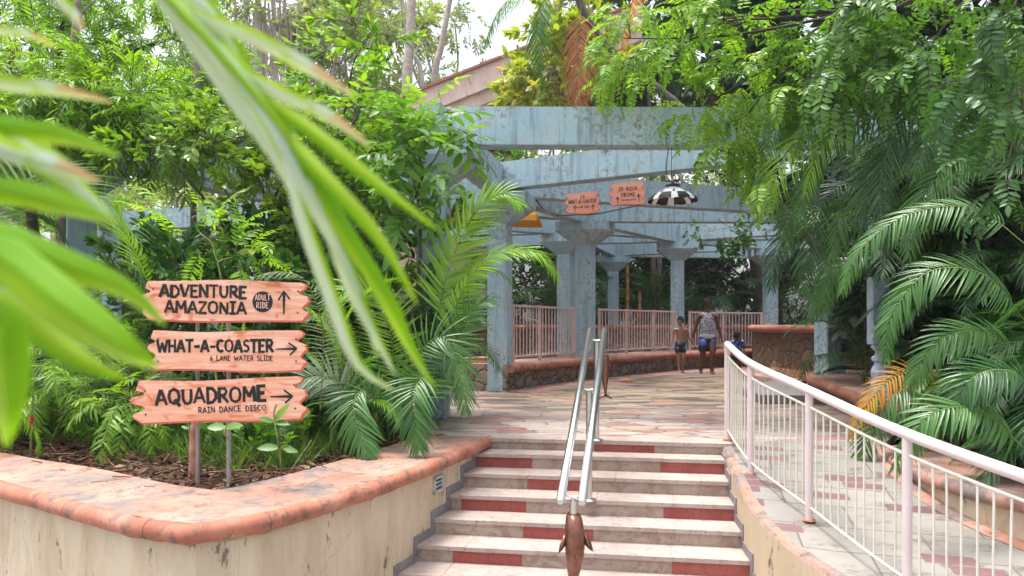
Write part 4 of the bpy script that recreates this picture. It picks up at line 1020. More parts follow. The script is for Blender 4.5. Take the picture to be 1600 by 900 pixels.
# three-leaf emblem on the vest
e = MB(); c = Vector(q((0, -.083, .735)))
for ang in (-38, 0, 38):
    d = Vector((math.sin(R(ang)), 0, math.cos(R(ang)))); s_ = Vector((d.z, 0, -d.x))
    e.add([c, c+d*.06+s_*.028, c+d*.115, c+d*.06-s_*.028], [(0, 1, 2, 3)])
for k in range(2): e.add([c+Vector((x, -.001, z-.012-.018*k)) for x, z in ((-.06, 0), (.06, 0), (.06, -.01), (-.06, -.01))], [(0, 1, 2, 3)])
e.build("vest_emblem", whitem, r)
cloth(r, "shorts", [(q((.0, 0, .53)), .100*H, .072*H), (q((0, 0, .46)), .108*H, .075*H)], [navy])
for s_ in (-1, 1): cloth(r, "shorts_leg", [(q((s_*.05, 0, .47)), .062*H, .070*H), (q((s_*.054, -.008, .38)), .060*H, .064*H), (q((s_*.058, -.02, .30)), .056*H, .06*H)], [navy, darkm], mis=[0, 1])
b = MB()
for s_ in (-1, 1): b.lathe(Vector(q((.012, -.045, .985)))+Vector((s_*.032, 0, 0)), [(0, 0), (.022, .0), (.024, .006), (0, .012)], 12)
b.tube([q((-.03, -.045, .985)), q((.055, -.045, .985))], .004, 6); b.build("sunglasses", M['black'], r)
# boy
b1 = P(1063, 584, 0); b1 = P(1063, 583, 0); H = 1.34
r, q = person(b1, H, skin2, "shirtless boy in black swim shorts walking left of the man", [((.155, -.0, .635), (.255, -.03, .50)), ((-.135, .0, .63), (-.175, -.03, .47))], [((.045, -.05, .27), (.045, .04, .035)), ((-.04, -.04, .27), (-.03, -.045, .03))], face=R(-38), bulk=.92)
cloth(r, "swim_shorts", [(q((0, 0, .565)), .078*H, .058*H), (q((0, 0, .50)), .092*H, .066*H), (q((0, 0, .46)), .094*H, .066*H)], [darkm])
for s_ in (-1, 1): cloth(r, "shorts_leg", [(q((s_*.045, 0, .475)), .052*H, .060*H), (q((s_*.046, -.012, .37)), .050*H, .056*H)], [darkm])
b = MB(); c = Vector(q((.088, -.045, .43))); b.box(c, (.02, .05, .17), R(25)); b.build("shorts_stripe", plain("pale_blue_print", (.35, .5, .75), .7), r)
# small child
b2 = P(1152, 585, 0); H = 1.0
r, q = person(b2, H, skin1, "small child in blue top half hidden behind the white railing", [((.15, .0, .60), (.13, -.08, .48)), ((-.16, -.01, .64), (-.24, -.02, .58))], [((.055, -.02, .26), (.055, .02, .03)), ((-.05, -.02, .26), (-.05, -.0, .03))], face=R(150), bulk=1.12, headdir=(-.02, -.03, .90))
vn = NT("blue_patterned_cloth"); vn.fin(vn.ramp(vn.noise(vn.pos(), 22, 3), [(.48, (.015, .03, .12)), (.56, (.12, .25, .55))]), .7)
cloth(r, "top", [(q((0, 0, .44)), .105*H, .085*H), (q((0, 0, .56)), .105*H, .082*H), (q((0, 0, .70)), .108*H, .082*H), (q((0, 0, .79)), .085*H, .066*H)], [vn.m])
for s_ in (-1, 1): cloth(r, "sleeve", [(q((s_*.08, 0, .81)), .05*H, .05*H), (q((s_*.125, 0, .735)), .052*H, .05*H), (q((s_*.14, 0, .68)), .048*H, .046*H)], [vn.m])
for s_ in (-1, 1): cloth(r, "shorts_leg", [(q((s_*.05, 0, .50)), .066*H, .07*H), (q((s_*.053, -.01, .33)), .058*H, .06*H)], [darkm])

# ================================================================== vegetation
def nrm(a): return a/np.maximum(1e-9, np.linalg.norm(a, axis=-1, keepdims=True))
def tmpl(ts, ws, curl=.12, fold=.18, wave=0):
    """leaf of unit length along +Y; rows of left / mid / right points"""
    V = []; n = len(ts)
    for t, w_ in zip(ts, ws):
        z = -curl*t*t; V += [(-w_/2, t, z, fold*w_/2), (0, t, z, 0), (w_/2, t, z, fold*w_/2)]
    Q = []
    for i in range(n-1):
        a = 3*i; Q += [(a, a+1, a+4, a+3), (a+1, a+2, a+5, a+4)]
    return np.array(V, float), np.array(Q, int)
TP = {'oval': tmpl([0, .18, .5, .82, 1], [.06, .72, 1, .6, .03], .14),
      'lance': tmpl([0, .2, .55, 1], [.08, .9, .85, .02], .22),
      'leaflet': tmpl([0, .12, .45, .75, 1], [.25, 1, .95, .6, .05], .30, .45),
      'kite': (np.array([(0, 0, 0, 0), (-.5, .45, -.02, .2), (0, 1, -.15, 0), (.5, .45, -.02, .2)], float), np.array([(0, 1, 2, 3)], int)),
      'twig': (np.array([(-.5, 0, 0, -.4), (.5, 0, 0, -.4), (0, 0, 0, .5), (-.5, 1, 0, -.4), (.5, 1, 0, -.4), (0, 1, 0, .5)], float), np.array([(0, 1, 4, 3), (1, 2, 5, 4), (2, 0, 3, 5)], int))}
class LB:
    """batches of leaves -> one mesh"""
    def __init__(s): s.b = []
    def add(s, t, P_, D_, U_, L_, W_, rnd, mi=0): s.b.append((t, np.asarray(P_, float), np.asarray(D_, float), np.asarray(U_, float), np.asarray(L_, float), np.asarray(W_, float), np.asarray(rnd, float), mi))
    def placed(s, C_, R_, S_, tint=None):
        """copies of this batch at positions C (K,3), rotations R (K,3,3), scales S (K)"""
        o = LB(); K = len(C_)
        for t, P_, D_, U_, L_, W_, rn, mi in s.b:
            n = len(P_)
            P2 = (np.einsum('kij,nj->kni', R_, P_)*S_[:, None, None]+C_[:, None, :]).reshape(-1, 3)
            D2 = np.einsum('kij,nj->kni', R_, D_).reshape(-1, 3); U2 = np.einsum('kij,nj->kni', R_, U_).reshape(-1, 3)
            L2 = (S_[:, None]*L_[None]).reshape(-1); W2 = (S_[:, None]*W_[None]).reshape(-1)
            r2 = np.tile(rn, K) if tint is None else np.clip(.55*np.tile(rn, K)+.45*np.repeat(tint, n), 0, 1)
            o.b.append((t, P2, D2, U2, L2, W2, r2, mi))
        return o
    def extend(s, o): s.b += o.b
    def mesh(s, name, mats):
        VV = []; QQ = []; RR = []; MI = []; off = 0
        for t, P_, D_, U_, L_, W_, rn, mi in s.b:
            if len(P_) == 0: continue
            T, Q = TP[t]; y = nrm(D_); x = nrm(np.cross(y, U_)+1e-7); z = np.cross(x, y)
            V = P_[:, None, :]+T[None, :, 0:1]*W_[:, None, None]*x[:, None, :]+T[None, :, 1:2]*L_[:, None, None]*y[:, None, :]+(T[None, :, 2:3]*L_[:, None, None]+T[None, :, 3:4]*W_[:, None, None])*z[:, None, :]
            n, m = V.shape[:2]; VV.append(V.reshape(-1, 3)); QQ.append((Q[None]+np.arange(n)[:, None, None]*m+off).reshape(-1, 4))
            RR.append(np.repeat(rn, m)); MI.append(np.full(n*len(Q), mi)); off += n*m
        V = np.concatenate(VV).astype(np.float32); Q = np.concatenate(QQ).astype(np.int32); Rn = np.concatenate(RR).astype(np.float32); mi = np.concatenate(MI).astype(np.int32)
        me = bpy.data.meshes.new(name); me.vertices.add(len(V)); me.vertices.foreach_set('co', V.ravel())
        me.loops.add(Q.size); me.loops.foreach_set('vertex_index', Q.ravel()); me.polygons.add(len(Q)); me.polygons.foreach_set('loop_start', np.arange(0, Q.size, 4, dtype=np.int32))
        for m_ in mats: me.materials.append(m_)
        me.polygons.foreach_set('material_index', mi); me.polygons.foreach_set('use_smooth', np.ones(len(Q), bool))
        a = me.attributes.new('rnd', 'FLOAT', 'POINT'); a.data.foreach_set('value', Rn)
        me.update(calc_edges=True); return me
    def obj(s, name, mats, parent=None):
        o = bpy.data.objects.new(name, s.mesh(name, mats)); link(o, parent); return o

def leafmat(name, stops, trans=.35, rough=.38, spec=.5, tcol=None):
    t = NT(name); a = t.n("ShaderNodeAttribute", attribute_name='rnd')
    c = t.ramp(a.outputs['Fac'], stops)
    n = t.noise(t.pos(obj=True), 3.5, 3); c = t.mix(t.ramp(n, [(.3, 0.0), (.7, .35)]), c, t.mix(.5, c, stops[0][1]))
    t.fin(c, rough, 0, spec)
    tr = t.n("ShaderNodeBsdfTranslucent"); tc = t.mix(1.0, c, tcol or (1.25, 1.2, .35), 'MULTIPLY'); t.l(tc, tr.inputs['Color'])
    mx = t.n("ShaderNodeMixShader"); mx.inputs[0].default_value = trans; t.l(t.b.outputs[0], mx.inputs[1]); t.l(tr.outputs[0], mx.inputs[2]); t.l(mx.outputs[0], t.out.inputs[0])
    return t.m
LM = {
 'lime': leafmat("lime_leaf", [(0, (.09, .22, .02)), (.5, (.20, .40, .035)), (.9, (.34, .52, .06)), (1, (.45, .55, .10))], .5),
 'mid': leafmat("green_leaf", [(0, (.045, .13, .018)), (.5, (.10, .25, .035)), (.85, (.18, .36, .05)), (1, (.32, .44, .07))], .45),
 'deep': leafmat("deep_green_leaf", [(0, (.02, .07, .02)), (.5, (.05, .15, .035)), (.85, (.10, .23, .05)), (1, (.18, .32, .08))], .35),
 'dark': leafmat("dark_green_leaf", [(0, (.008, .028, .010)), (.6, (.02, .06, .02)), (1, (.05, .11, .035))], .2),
 'palm': leafmat("palm_leaf", [(0, (.03, .11, .025)), (.6, (.075, .21, .04)), (1, (.15, .32, .06))], .38, .32, .6),
 'palmdark': leafmat("dark_palm_leaf", [(0, (.012, .05, .014)), (.6, (.035, .12, .028)), (1, (.08, .20, .045))], .3, .32, .55),
 'palmlime': leafmat("bright_palm_leaf", [(0, (.14, .30, .02)), (.6, (.26, .50, .035)), (1, (.40, .60, .08))], .55, .35, .5),
 'silver': leafmat("silvery_palm_leaf", [(0, (.10, .17, .10)), (.6, (.20, .30, .19)), (1, (.32, .42, .30))], .3, .4, .5, (1, 1.05, .6)),
 'orange': leafmat("drying_palm_leaf", [(0, (.42, .12, .02)), (.5, (.55, .28, .03)), (1, (.42, .42, .06))], .4, .5, .3, (1.1, .9, .4)),
 'dead': leafmat("dead_palm_leaf", [(0, (.30, .09, .045)), (.6, (.42, .16, .09)), (1, (.42, .27, .12))], .35, .6, .2, (1.1, .8, .5)),
 'pale': leafmat("pale_far_leaf", [(0, (.16, .24, .09)), (.6, (.27, .36, .15)), (1, (.42, .50, .25))], .5, .5, .2),  # overexposed look of the distance put into the leaf colour
 'litter': leafmat("leaf_litter", [(0, (.03, .016, .01)), (.5, (.10, .05, .03)), (.85, (.20, .11, .07)), (1, (.34, .24, .16))], .1, .7, .2, (1, .8, .5)),
 'climber': leafmat("yellow_climber_leaf", [(0, (.16, .28, .04)), (.6, (.34, .42, .06)), (.85, (.50, .42, .12)), (1, (.55, .30, .17))], .45)}
LM['glossy'] = leafmat("glossy_oval_leaf", [(0, (.05, .13, .015)), (.4, (.14, .29, .03)), (.8, (.28, .42, .05)), (1, (.44, .50, .10))], .4, .28, .6)
LM['fore'] = leafmat("near_palm_leaf", [(0, (.06, .20, .006)), (.3, (.17, .38, .010)), (.5, (.31, .48, .015)), (.64, (.50, .60, .50)), (.78, (.52, .62, .60)), (.9, (.60, .26, .04)), (1, (.42, .14, .04))], .42, .6, .2, (1.1, 1.1, .25))

# ---- shoots
def shoot(kind, seed):
    r = np.random.default_rng(seed); s = LB()
    def addstem(pts, w_): 
        pts = np.array(pts); d = np.diff(pts, axis=0); L_ = np.linalg.norm(d, axis=1); s.add('twig', pts[:-1], d, np.tile((.1, .2, 1.), (len(d), 1)), L_, np.full(len(d), w_), np.full(len(d), .3), 1)
    def curve(L_, n, rise, droop):
        p = [np.zeros(3)]; a = rise
        for k in range(n): a -= droop/n; p.append(p[-1]+np.array([0, math.cos(a), math.sin(a)])*L_/n)
        return np.array(p)
    if kind in ('oval', 'lance', 'broad', 'kite', 'kitelong'):
        L_, n, ll, lw, dr, tn = {'oval': (.34, 13, .105, .048, .5, 'oval'), 'lance': (.5, 20, .13, .024, 1.1, 'lance'), 'broad': (.3, 10, .20, .085, .6, 'oval'), 'kite': (.6, 12, .24, .11, .7, 'kite'), 'kitelong': (.7, 14, .30, .07, 1.2, 'kite')}[kind]
        c = curve(L_, 6, .35, dr); addstem(c, .006 if tn != 'kite' else .012)
        f = r.uniform(.12, 1, n)**(.7) if kind in ('oval', 'broad') else np.linspace(.08, 1, n)
        idx = f*6; i0 = np.minimum(idx.astype(int), 5); P_ = c[i0]+(c[i0+1]-c[i0])*(idx-i0)[:, None]; t = nrm(c[i0+1]-c[i0])
        ph = np.arange(n)*2.4+r.uniform(0, 6) if kind != 'lance' else np.where(np.arange(n) % 2 == 0, 0., math.pi)+r.normal(0, .3, n)
        sx = np.stack([np.cos(ph), np.zeros(n), np.sin(ph)*.7+.2], 1); sp = np.where(f > .9, .5, 1.1)[:, None]
        d = nrm(t*.75+sx*sp*.8+r.normal(0, .12, (n, 3))+np.array([0, 0, -.18 if kind in ('lance', 'kitelong') else .0]))
        U_ = nrm(np.array([0, 0, 1.])+r.normal(0, .28, (n, 3))); sc = r.uniform(.7, 1.15, n)
        s.add(tn, P_, d, U_, ll*sc, lw*sc, np.clip(r.normal(.5, .22, n), 0, 1))
    elif kind in ('pinnate', 'bigpin', 'finepin'):
        # one compound leaf
        L_, n, ll, lw, dr = {'pinnate': (.36, 9, .078, .032, 1.3), 'bigpin': (.36, 4, .19, .070, 1.0), 'finepin': (.40, 12, .085, .022, .9)}[kind]
        c = curve(L_, 6, .5, dr); addstem(c, .004)
        for side in (-1, 1):
            f = np.linspace(.12, .97, n)+r.normal(0, .008, n)+side*.012; f = np.clip(f, 0, .999); idx = f*6; i0 = idx.astype(int); P_ = c[i0]+(c[i0+1]-c[i0])*(idx-i0)[:, None]; t = nrm(c[i0+1]-c[i0])
            d = nrm(t*.45+np.array([side*1., 0, -.15])+r.normal(0, .12, (n, 3))); U_ = nrm(np.cross(np.array([1., 0, 0]), t)*1.+r.normal(0, .25, (n, 3))); sc = np.sin(np.pi*(f*.72+.2))**.5*r.uniform(.85, 1.1, n)
            s.add('oval', P_, d, U_, ll*sc, lw*sc, np.clip(r.normal(.5, .15, n), 0, 1))
        s.add('oval', c[-1:], (c[-1]-c[-2])[None], np.array([[0, 0, 1.]]), [ll], [lw], [.6])
    return s
SH = {k: [shoot(k, 100+i) for i in range(5)] for k in ('oval', 'lance', 'broad', 'kite', 'kitelong', 'pinnate', 'bigpin', 'finepin')}
def rots(D_, r, roll=.5):
    D_ = nrm(D_); up = nrm(np.array([0, 0, 1.])+r.normal(0, roll*.5, D_.shape)); x = nrm(np.cross(D_, up)+1e-6); z = np.cross(x, D_)
    return np.stack([x, D_, z], 2)
def scatter(lb, kind, C_, D_, S_, r, roll=.5, tint=None):
    v = r.integers(0, 5, len(C_)); tint = r.uniform(0, 1, len(C_)) if tint is None else tint
    for k in range(5):
        m = v == k
        if m.any(): lb.extend(SH[kind][k].placed(C_[m], rots(D_[m], r, roll), S_[m], tint[m]))
def blob(lb, kind, c, rad, n, r, size=1, out=1, grav=0, shell=.5, clump=7):
    """shoots clustered in clumps through an ellipsoid so that gaps stay open"""
    c = np.array(c, float); rad = np.array(rad, float); nc = max(1, n//clump)
    q = nrm(r.normal(0, 1, (nc, 3)))*(r.uniform(0, 1, nc)**(1/(2+4*shell)))[:, None]
    k = np.repeat(q, clump, 0)+r.normal(0, .13, (nc*clump, 3)); C_ = c+k*rad
    D_ = nrm(nrm(k)*out+r.normal(0, .55, C_.shape)+np.array([0, 0, grav])); t = np.repeat(r.uniform(0, 1, nc), clump)
    scatter(lb, kind, C_, D_, size*r.uniform(.7, 1.25, len(C_)), r, .5, np.clip(t+r.normal(0, .12, len(t)), 0, 1))
def limb(mb, a, c, r0, r1, rg, bend=.12, n=7):
    a = Vector(a); c = Vector(c); L_ = (c-a).length; m1 = a.lerp(c, .35)+Vector((rg.uniform(-1, 1), rg.uniform(-1, 1), rg.uniform(0, .6)))*L_*bend; m2 = a.lerp(c, .7)+Vector((rg.uniform(-1, 1), rg.uniform(-1, 1), rg.uniform(-.3, .5)))*L_*bend
    p = spline([a, m1, m2, c], 4); k = len(p); mb.tube(p, [r0+(r1-r0)*i/(k-1) for i in range(k)], n)
def tree(name, label, cat, loc, blobs, kind, mat, bark='bark', seed=1, size=1, r0=.06, trunk_to=None, group=None, grav=0, out=1, trunks=1, shell=.5, clump=7, lean=None):
    r = np.random.default_rng(seed); rg = random.Random(seed)
    q = empty(name, loc, label, cat, group); lb = LB(); mb = MB()
    for c, rad, n in blobs: blob(lb, kind, c, rad, n, r, size, out, grav, shell, clump)
    cen = Vector(np.mean([b[0] for b in blobs], axis=0))
    fork = Vector(trunk_to) if trunk_to else Vector(loc).lerp(cen, .55)
    for k in range(trunks):
        o = Vector((rg.uniform(-.15, .15), rg.uniform(-.15, .15), 0))*(trunks > 1)
        limb(mb, Vector(loc)+o, fork+o*2, r0, r0*.7, rg, .06, 9)
    for c, rad, n in blobs:
        limb(mb, fork, c, r0*.6, r0*.2, rg)
        for k in range(4):
            d = Vector(nrm(r.normal(0, 1, 3)))*.85; limb(mb, c, (c[0]+d.x*rad[0], c[1]+d.y*rad[1], c[2]+abs(d.z)*rad[2]*.9), r0*.22, r0*.06, rg, .15, 5)
    mb.build("trunk", M[bark], q); lb.obj("crown", [LM[mat], M[bark]], q); return q

# ---- palm fronds
def frondmesh(path, ll, n, seed, mat, droop=.5, vee=.35, fwd=1.0, lw=.020, rach=.010, gap=.0, start=.12, uniform=False, upv=None):
    r = np.random.default_rng(seed); path = np.array([tuple(p) for p in path]); K = len(path)
    d = np.linalg.norm(np.diff(path, axis=0), axis=1); cum = np.concatenate([[0], np.cumsum(d)]); T_ = cum[-1]
    def at(f):
        s_ = f*T_; i = np.clip(np.searchsorted(cum, s_)-1, 0, K-2); u_ = (s_-cum[i])/d[i]; return path[i]+(path[i+1]-path[i])*u_[:, None], nrm(path[i+1]-path[i])
    lb = LB(); up = np.array([0, 0, 1.]); uv = up if upv is None else nrm(np.array(upv, float))
    tt = nrm(np.gradient(path, axis=0)); lb.add('twig', path[:-1], np.diff(path, axis=0), np.tile(up+.01, (K-1, 1)), d*1.02, rach*(1-.75*np.linspace(0, 1, K-1)), np.full(K-1, .5), 1)
    for side in (-1, 1):
        f = np.linspace(start, .995, n)+r.normal(0, .003, n); f = np.clip(f, 0, .999); P_, t = at(f)
        x = nrm(np.cross(t, uv+np.array([.001, .002, 0]))); nn = np.cross(x, t)
        # angle with the rachis closes towards the tip
        al = (R(62)-R(38)*f**1.5)/fwd+r.normal(0, .05, n)
        D_ = nrm(t*np.cos(al)[:, None]+side*x*np.sin(al)[:, None]+nn*vee*(1-f*.5)[:, None]+r.normal(0, .03, (n, 3))-up*(droop*.55)*(.5+.15*r.uniform(0, 1, n))[:, None])
        L_ = ll*(np.sin(np.pi*np.clip(.16+.80*f, 0, 1))**.55)*r.uniform(.9, 1.05, n)
        # two-piece leaflets: straight base, drooping tip (template curl does the rest)
        U_ = nrm(nn*1.0+up*.4+r.normal(0, .12, (n, 3)))
        lb.add('leaflet', P_, D_, U_, L_, np.full(n, lw)*(.6+.4*np.sin(np.pi*np.clip(.1+.8*f, 0, 1))), np.clip(.5+r.normal(0, .18, n), 0, 1))
    return lb.mesh("frond", [mat, M['palm_stem']])
def arch_path(L_, e0, e1, n=14):
    p = [Vector((0, 0, 0))]; 
    for k in range(n):
        f = k/(n-1); e = R(e0+(e1-e0)*f**1.3); p.append(p[-1]+Vector((0, math.cos(e), math.sin(e)))*L_/n)
    return p
VAR = [(1.9, 82, 5), (2.0, 72, -25), (1.9, 60, -45), (1.9, 48, -55), (1.7, 30, -60), (1.8, 66, -65)]
_fc = {}
def frond_data(v, matn, fine=False):
    k = (v, matn, fine)
    if k not in _fc:
        L_, a, b_ = VAR[v]; _fc[k] = frondmesh(arch_path(L_, a, b_), .43, 42, 500+v, LM[matn], .5 if v % 2 else .25, .35 if v != 1 else .5, 1, .0200)
    return _fc[k]
def palm(label, loc, heights, nfr, mat, seed, scale=1, az=None, spread=.25, tilt=10, group=None, special=(), vs=(0, 1, 2, 3, 4, 5), thick=.022, name="areca_palm", stem='palm_stem', lean=.25):
    """clump of canes; every frond is its own part"""
    rg = random.Random(seed); q = empty(name, loc, label, "palm", group)
    for i, h in enumerate(heights):
        a = rg.uniform(0, 6.28); o = Vector((math.cos(a), math.sin(a), 0))*spread*rg.uniform(.2, 1)*(len(heights) > 1)
        top = Vector(loc)+o*(1+lean*h*2)+Vector((0, 0, h)); bs = Vector(loc)+o-Vector((0, 0, .05))
        b = MB(); pts = spline([bs, bs.lerp(top, .5)+o*-.12*h, top], 7); rr_ = [thick*(1.25-.35*k/(len(pts)-1)+(.10 if k % 2 else 0)) for k in range(len(pts))]
        b.tube(pts, rr_, 8); b.build("stem", M[stem], q)
        for k in range(nfr):
            aa = az[0]+(az[1]-az[0])*(k+rg.random())/nfr if az else 2*math.pi*(k+rg.random()*.8)/nfr+i
            v = rg.choice(vs); m = rg.choice(special) if special and rg.random() < .22 else mat
            o2 = bpy.data.objects.new("frond", frond_data(v, m)); link(o2, q); o2.location = top-Vector(loc)-Vector((0, 0, rg.uniform(0, .12)))
            o2.rotation_euler = (R(rg.uniform(-tilt, tilt)), R(rg.uniform(-tilt, tilt)), aa); s_ = scale*rg.uniform(.75, 1.15); o2.scale = (s_, s_, s_)
    return q
def custom_frond(parent, pts, ll, n, mat, seed=1, **k):
    """pts: world points of the rachis"""
    p = spline(pts, 6); me = frondmesh([tuple(v) for v in p], ll, n, seed, LM[mat], **k)
    o = bpy.data.objects.new("frond", me); link(o, parent); return o

def cast(px, py, z): p = P(px, py, z); return (p.x, p.y, p.z)
def loc2(px, Y, z=0): return ((px-800)*Y/1200, Y, z)
def zc(py, Y): return CH-(py-508)*Y/1200
def B(px, py, Y, rpx, rpy, n, ry=None):      # blob centred on a pixel at depth Y, radii in pixels at that depth
    p = D(px, py, Y); k = Y/1200; return ((p.x, p.y, p.z), (rpx*k, ry if ry else (rpx+rpy)*k*.5, rpy*k), n)

# ------------------------------------------------------------------ leaf litter and ground cover (beyond counting)
def in_poly(x, y, poly):
    c = False; n = len(poly)
    for i in range(n):
        x0, y0 = poly[i]; x1, y1 = poly[(i+1) % n]
        if (y0 > y) != (y1 > y) and x < (x1-x0)*(y-y0)/(y1-y0)+x0: c = not c
    return c
bed = [(x, y) for x, y in innerL]+[(-14, 13), (-9, 15), (-5, 14), (-1.35, 9.7), (-1.06, 8)]
def bumpy(poly, x0, x1, y0, y1, st, z, amp, name):
    mb = MB(); r = random.Random(2); g = {}
    from mathutils import noise as mn
    for j in range(int((y1-y0)/st)+1):
        for i in range(int((x1-x0)/st)+1):
            x = x0+i*st; y = y0+j*st
            if in_poly(x, y, poly): g[i, j] = len(mb.v); mb.v.append((x, y, z+amp*mn.noise(Vector((x*2.2, y*2.2, 0)))+amp*.5*mn.noise(Vector((x*7, y*7, 3)))))
    for (i, j), k in g.items():
        if (i+1, j) in g and (i, j+1) in g and (i+1, j+1) in g: mb.f.append([k, g[i+1, j], g[i+1, j+1], g[i, j+1]]); mb.m.append(0); mb.sm.append(True)
    return structure(mb.build(name, M['soil']))
bumpy(bed, -14, -.9, 5, 15, .09, -.075, .06, "planter_soil")
r = np.random.default_rng(5)
def scatter_pts(poly, n, r, x0, x1, y0, y1, near=None):
    o = []
    while len(o) < n:
        x, y = r.uniform(x0, x1), r.uniform(y0, y1)
        if near is not None and r.uniform() > math.exp(-(y-near)/2.5): continue
        if in_poly(x, y, poly): o.append((x, y))
    return np.array(o)
p = scatter_pts(bed, 9000, r, -8, -.9, 5.2, 12, 6); n = len(p); lb = LB()
lb.add('lance', np.c_[p, r.uniform(-.09, .0, n)], np.c_[r.normal(0, 1, (n, 2)), r.normal(0, .35, n)], np.c_[r.normal(0, .5, (n, 2)), np.ones(n)], r.uniform(.04, .13, n), r.uniform(.012, .045, n), r.uniform(0, 1, n))
p = scatter_pts(bed, 1500, r, -8, -.9, 5.2, 9, 6); n = len(p)
lb.add('twig', np.c_[p, r.uniform(-.06, .04, n)], np.c_[r.normal(0, 1, (n, 2)), r.normal(0, .25, n)], np.tile((0, 0, 1.), (n, 1)), r.uniform(.08, .35, n), r.uniform(.003, .008, n), r.uniform(0, 1, n))
o = lb.obj("leaf_litter", [LM['litter']]); tag(o, "brown fallen leaves and twigs covering the planter soil", "leaf litter", kind="stuff")
def cover(name, label, poly, n, bbox, mat, near, hh=(.12, .35), z=-.06, seed=1, kinds=('grass', 'broad')):
    r = np.random.default_rng(seed); lb = LB()
    p = scatter_pts(poly, n, r, *bbox, near)
    t = np.repeat(p, 12, 0)+r.normal(0, .04, (n*12, 2)); m = len(t)
    lb.add('lance', np.c_[t, np.full(m, z)], np.c_[r.normal(0, .5, (m, 2)), np.full(m, 1.)], np.c_[r.normal(0, 1, (m, 2)), np.full(m, .2)], r.uniform(*hh, m), r.uniform(.006, .014, m), r.uniform(0, 1, m))
    p = scatter_pts(poly, n//2, r, *bbox, near); k = len(p)
    scatter(lb, 'oval', np.c_[p, r.uniform(z, z+hh[1]*.8, k)], np.c_[r.normal(0, .7, (k, 2)), np.full(k, .7)], r.uniform(.6, 1.3, k), r)
    o = lb.obj(name, [LM[mat], M['palm_stem']]); tag(o, label, "ground cover", kind="stuff"); return o
cover("undergrowth", "mixed green grass tufts and low seedlings growing in the left planter", [(x, y+.75) for x, y in bed], 700, (-9, -.9, 5.4, 13), 'mid', 6.5, seed=3)
rb = [(4.6, 9.2), (4.5, 8.2), (4.1, 6.6), (3.9, 5.8), (4.1, 5.2), (4.9, 4.0), (6.5, 2), (14, 4), (14, 14), (6.5, 13)]
cover("dark_undergrowth", "dark leafy undergrowth filling the right planters behind the kerb", rb, 500, (3.9, 12, 2, 14), 'deep', None, (.15, .5), .0, 4)
back = [(-12, 15), (-4, 17), (-1.0, 18), (1, 21.5), (3, 24), (5, 26), (9, 27), (9, 33), (-12, 33)]
cover("far_undergrowth", "dark undergrowth beyond the tall crazy stone wall", back, 900, (-12, 9, 15, 33), 'dark', None, (.5, 1.3), .0, 6)

# ------------------------------------------------------------------ far trees (bright sky's wash-out put into their pale leaf colour)
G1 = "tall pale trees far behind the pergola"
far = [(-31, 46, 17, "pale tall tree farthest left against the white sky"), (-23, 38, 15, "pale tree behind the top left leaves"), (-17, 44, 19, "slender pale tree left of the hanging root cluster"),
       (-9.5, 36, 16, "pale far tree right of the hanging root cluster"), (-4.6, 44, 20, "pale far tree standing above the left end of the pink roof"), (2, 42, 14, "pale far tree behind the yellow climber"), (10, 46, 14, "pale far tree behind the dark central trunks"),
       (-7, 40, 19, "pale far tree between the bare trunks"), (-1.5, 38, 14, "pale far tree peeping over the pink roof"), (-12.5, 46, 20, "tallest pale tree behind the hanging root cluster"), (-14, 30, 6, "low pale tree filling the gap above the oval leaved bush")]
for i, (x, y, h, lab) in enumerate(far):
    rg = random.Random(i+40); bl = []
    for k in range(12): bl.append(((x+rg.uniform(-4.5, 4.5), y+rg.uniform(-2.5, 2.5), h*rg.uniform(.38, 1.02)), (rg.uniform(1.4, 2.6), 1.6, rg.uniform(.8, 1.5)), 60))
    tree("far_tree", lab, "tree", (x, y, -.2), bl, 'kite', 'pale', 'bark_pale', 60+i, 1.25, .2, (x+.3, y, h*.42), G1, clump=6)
# ------------------------------------------------------------------ dark jungle behind the pergola
G2 = "dense dark trees beyond the pergola"
jun = [(-1.5, 29, 5.0, 'deep', "dense green tree behind the ochre panel and front column"), (2.5, 31, 7.5, 'dark', "dark tree behind the small far column"), (6.5, 31, 8.5, 'dark', "dark tree behind the boy and the third column"),
       (10.5, 30, 9, 'dark', "dark tree behind the man and the rightmost far column"), (12.5, 36, 9, 'dark', "dark tree glimpsed left of the far right column"), (4.5, 37, 8, 'dark', "dark tree glimpsed between the boy and the handrail"), (14.5, 27, 9, 'deep', "dark tree above the curved stone wall"), (19, 25, 10, 'deep', "dark tree filling the far right behind the palms"), (-7, 27, 4.2, 'deep', "low dense tree behind the left end of the stone wall"), (-13, 25, 4.6, 'mid', "bushy tree behind the left pergola column")]
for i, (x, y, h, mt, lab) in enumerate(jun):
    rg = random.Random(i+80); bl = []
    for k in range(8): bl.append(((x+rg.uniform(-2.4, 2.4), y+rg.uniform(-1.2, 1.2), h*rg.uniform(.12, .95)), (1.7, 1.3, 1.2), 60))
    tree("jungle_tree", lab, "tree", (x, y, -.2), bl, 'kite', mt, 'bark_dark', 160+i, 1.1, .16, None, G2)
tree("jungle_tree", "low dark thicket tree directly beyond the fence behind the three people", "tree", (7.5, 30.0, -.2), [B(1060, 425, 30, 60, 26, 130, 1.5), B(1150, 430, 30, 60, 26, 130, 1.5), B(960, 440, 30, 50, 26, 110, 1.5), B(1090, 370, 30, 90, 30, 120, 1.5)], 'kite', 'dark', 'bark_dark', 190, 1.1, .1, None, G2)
G3 = "palms behind the stone wall"
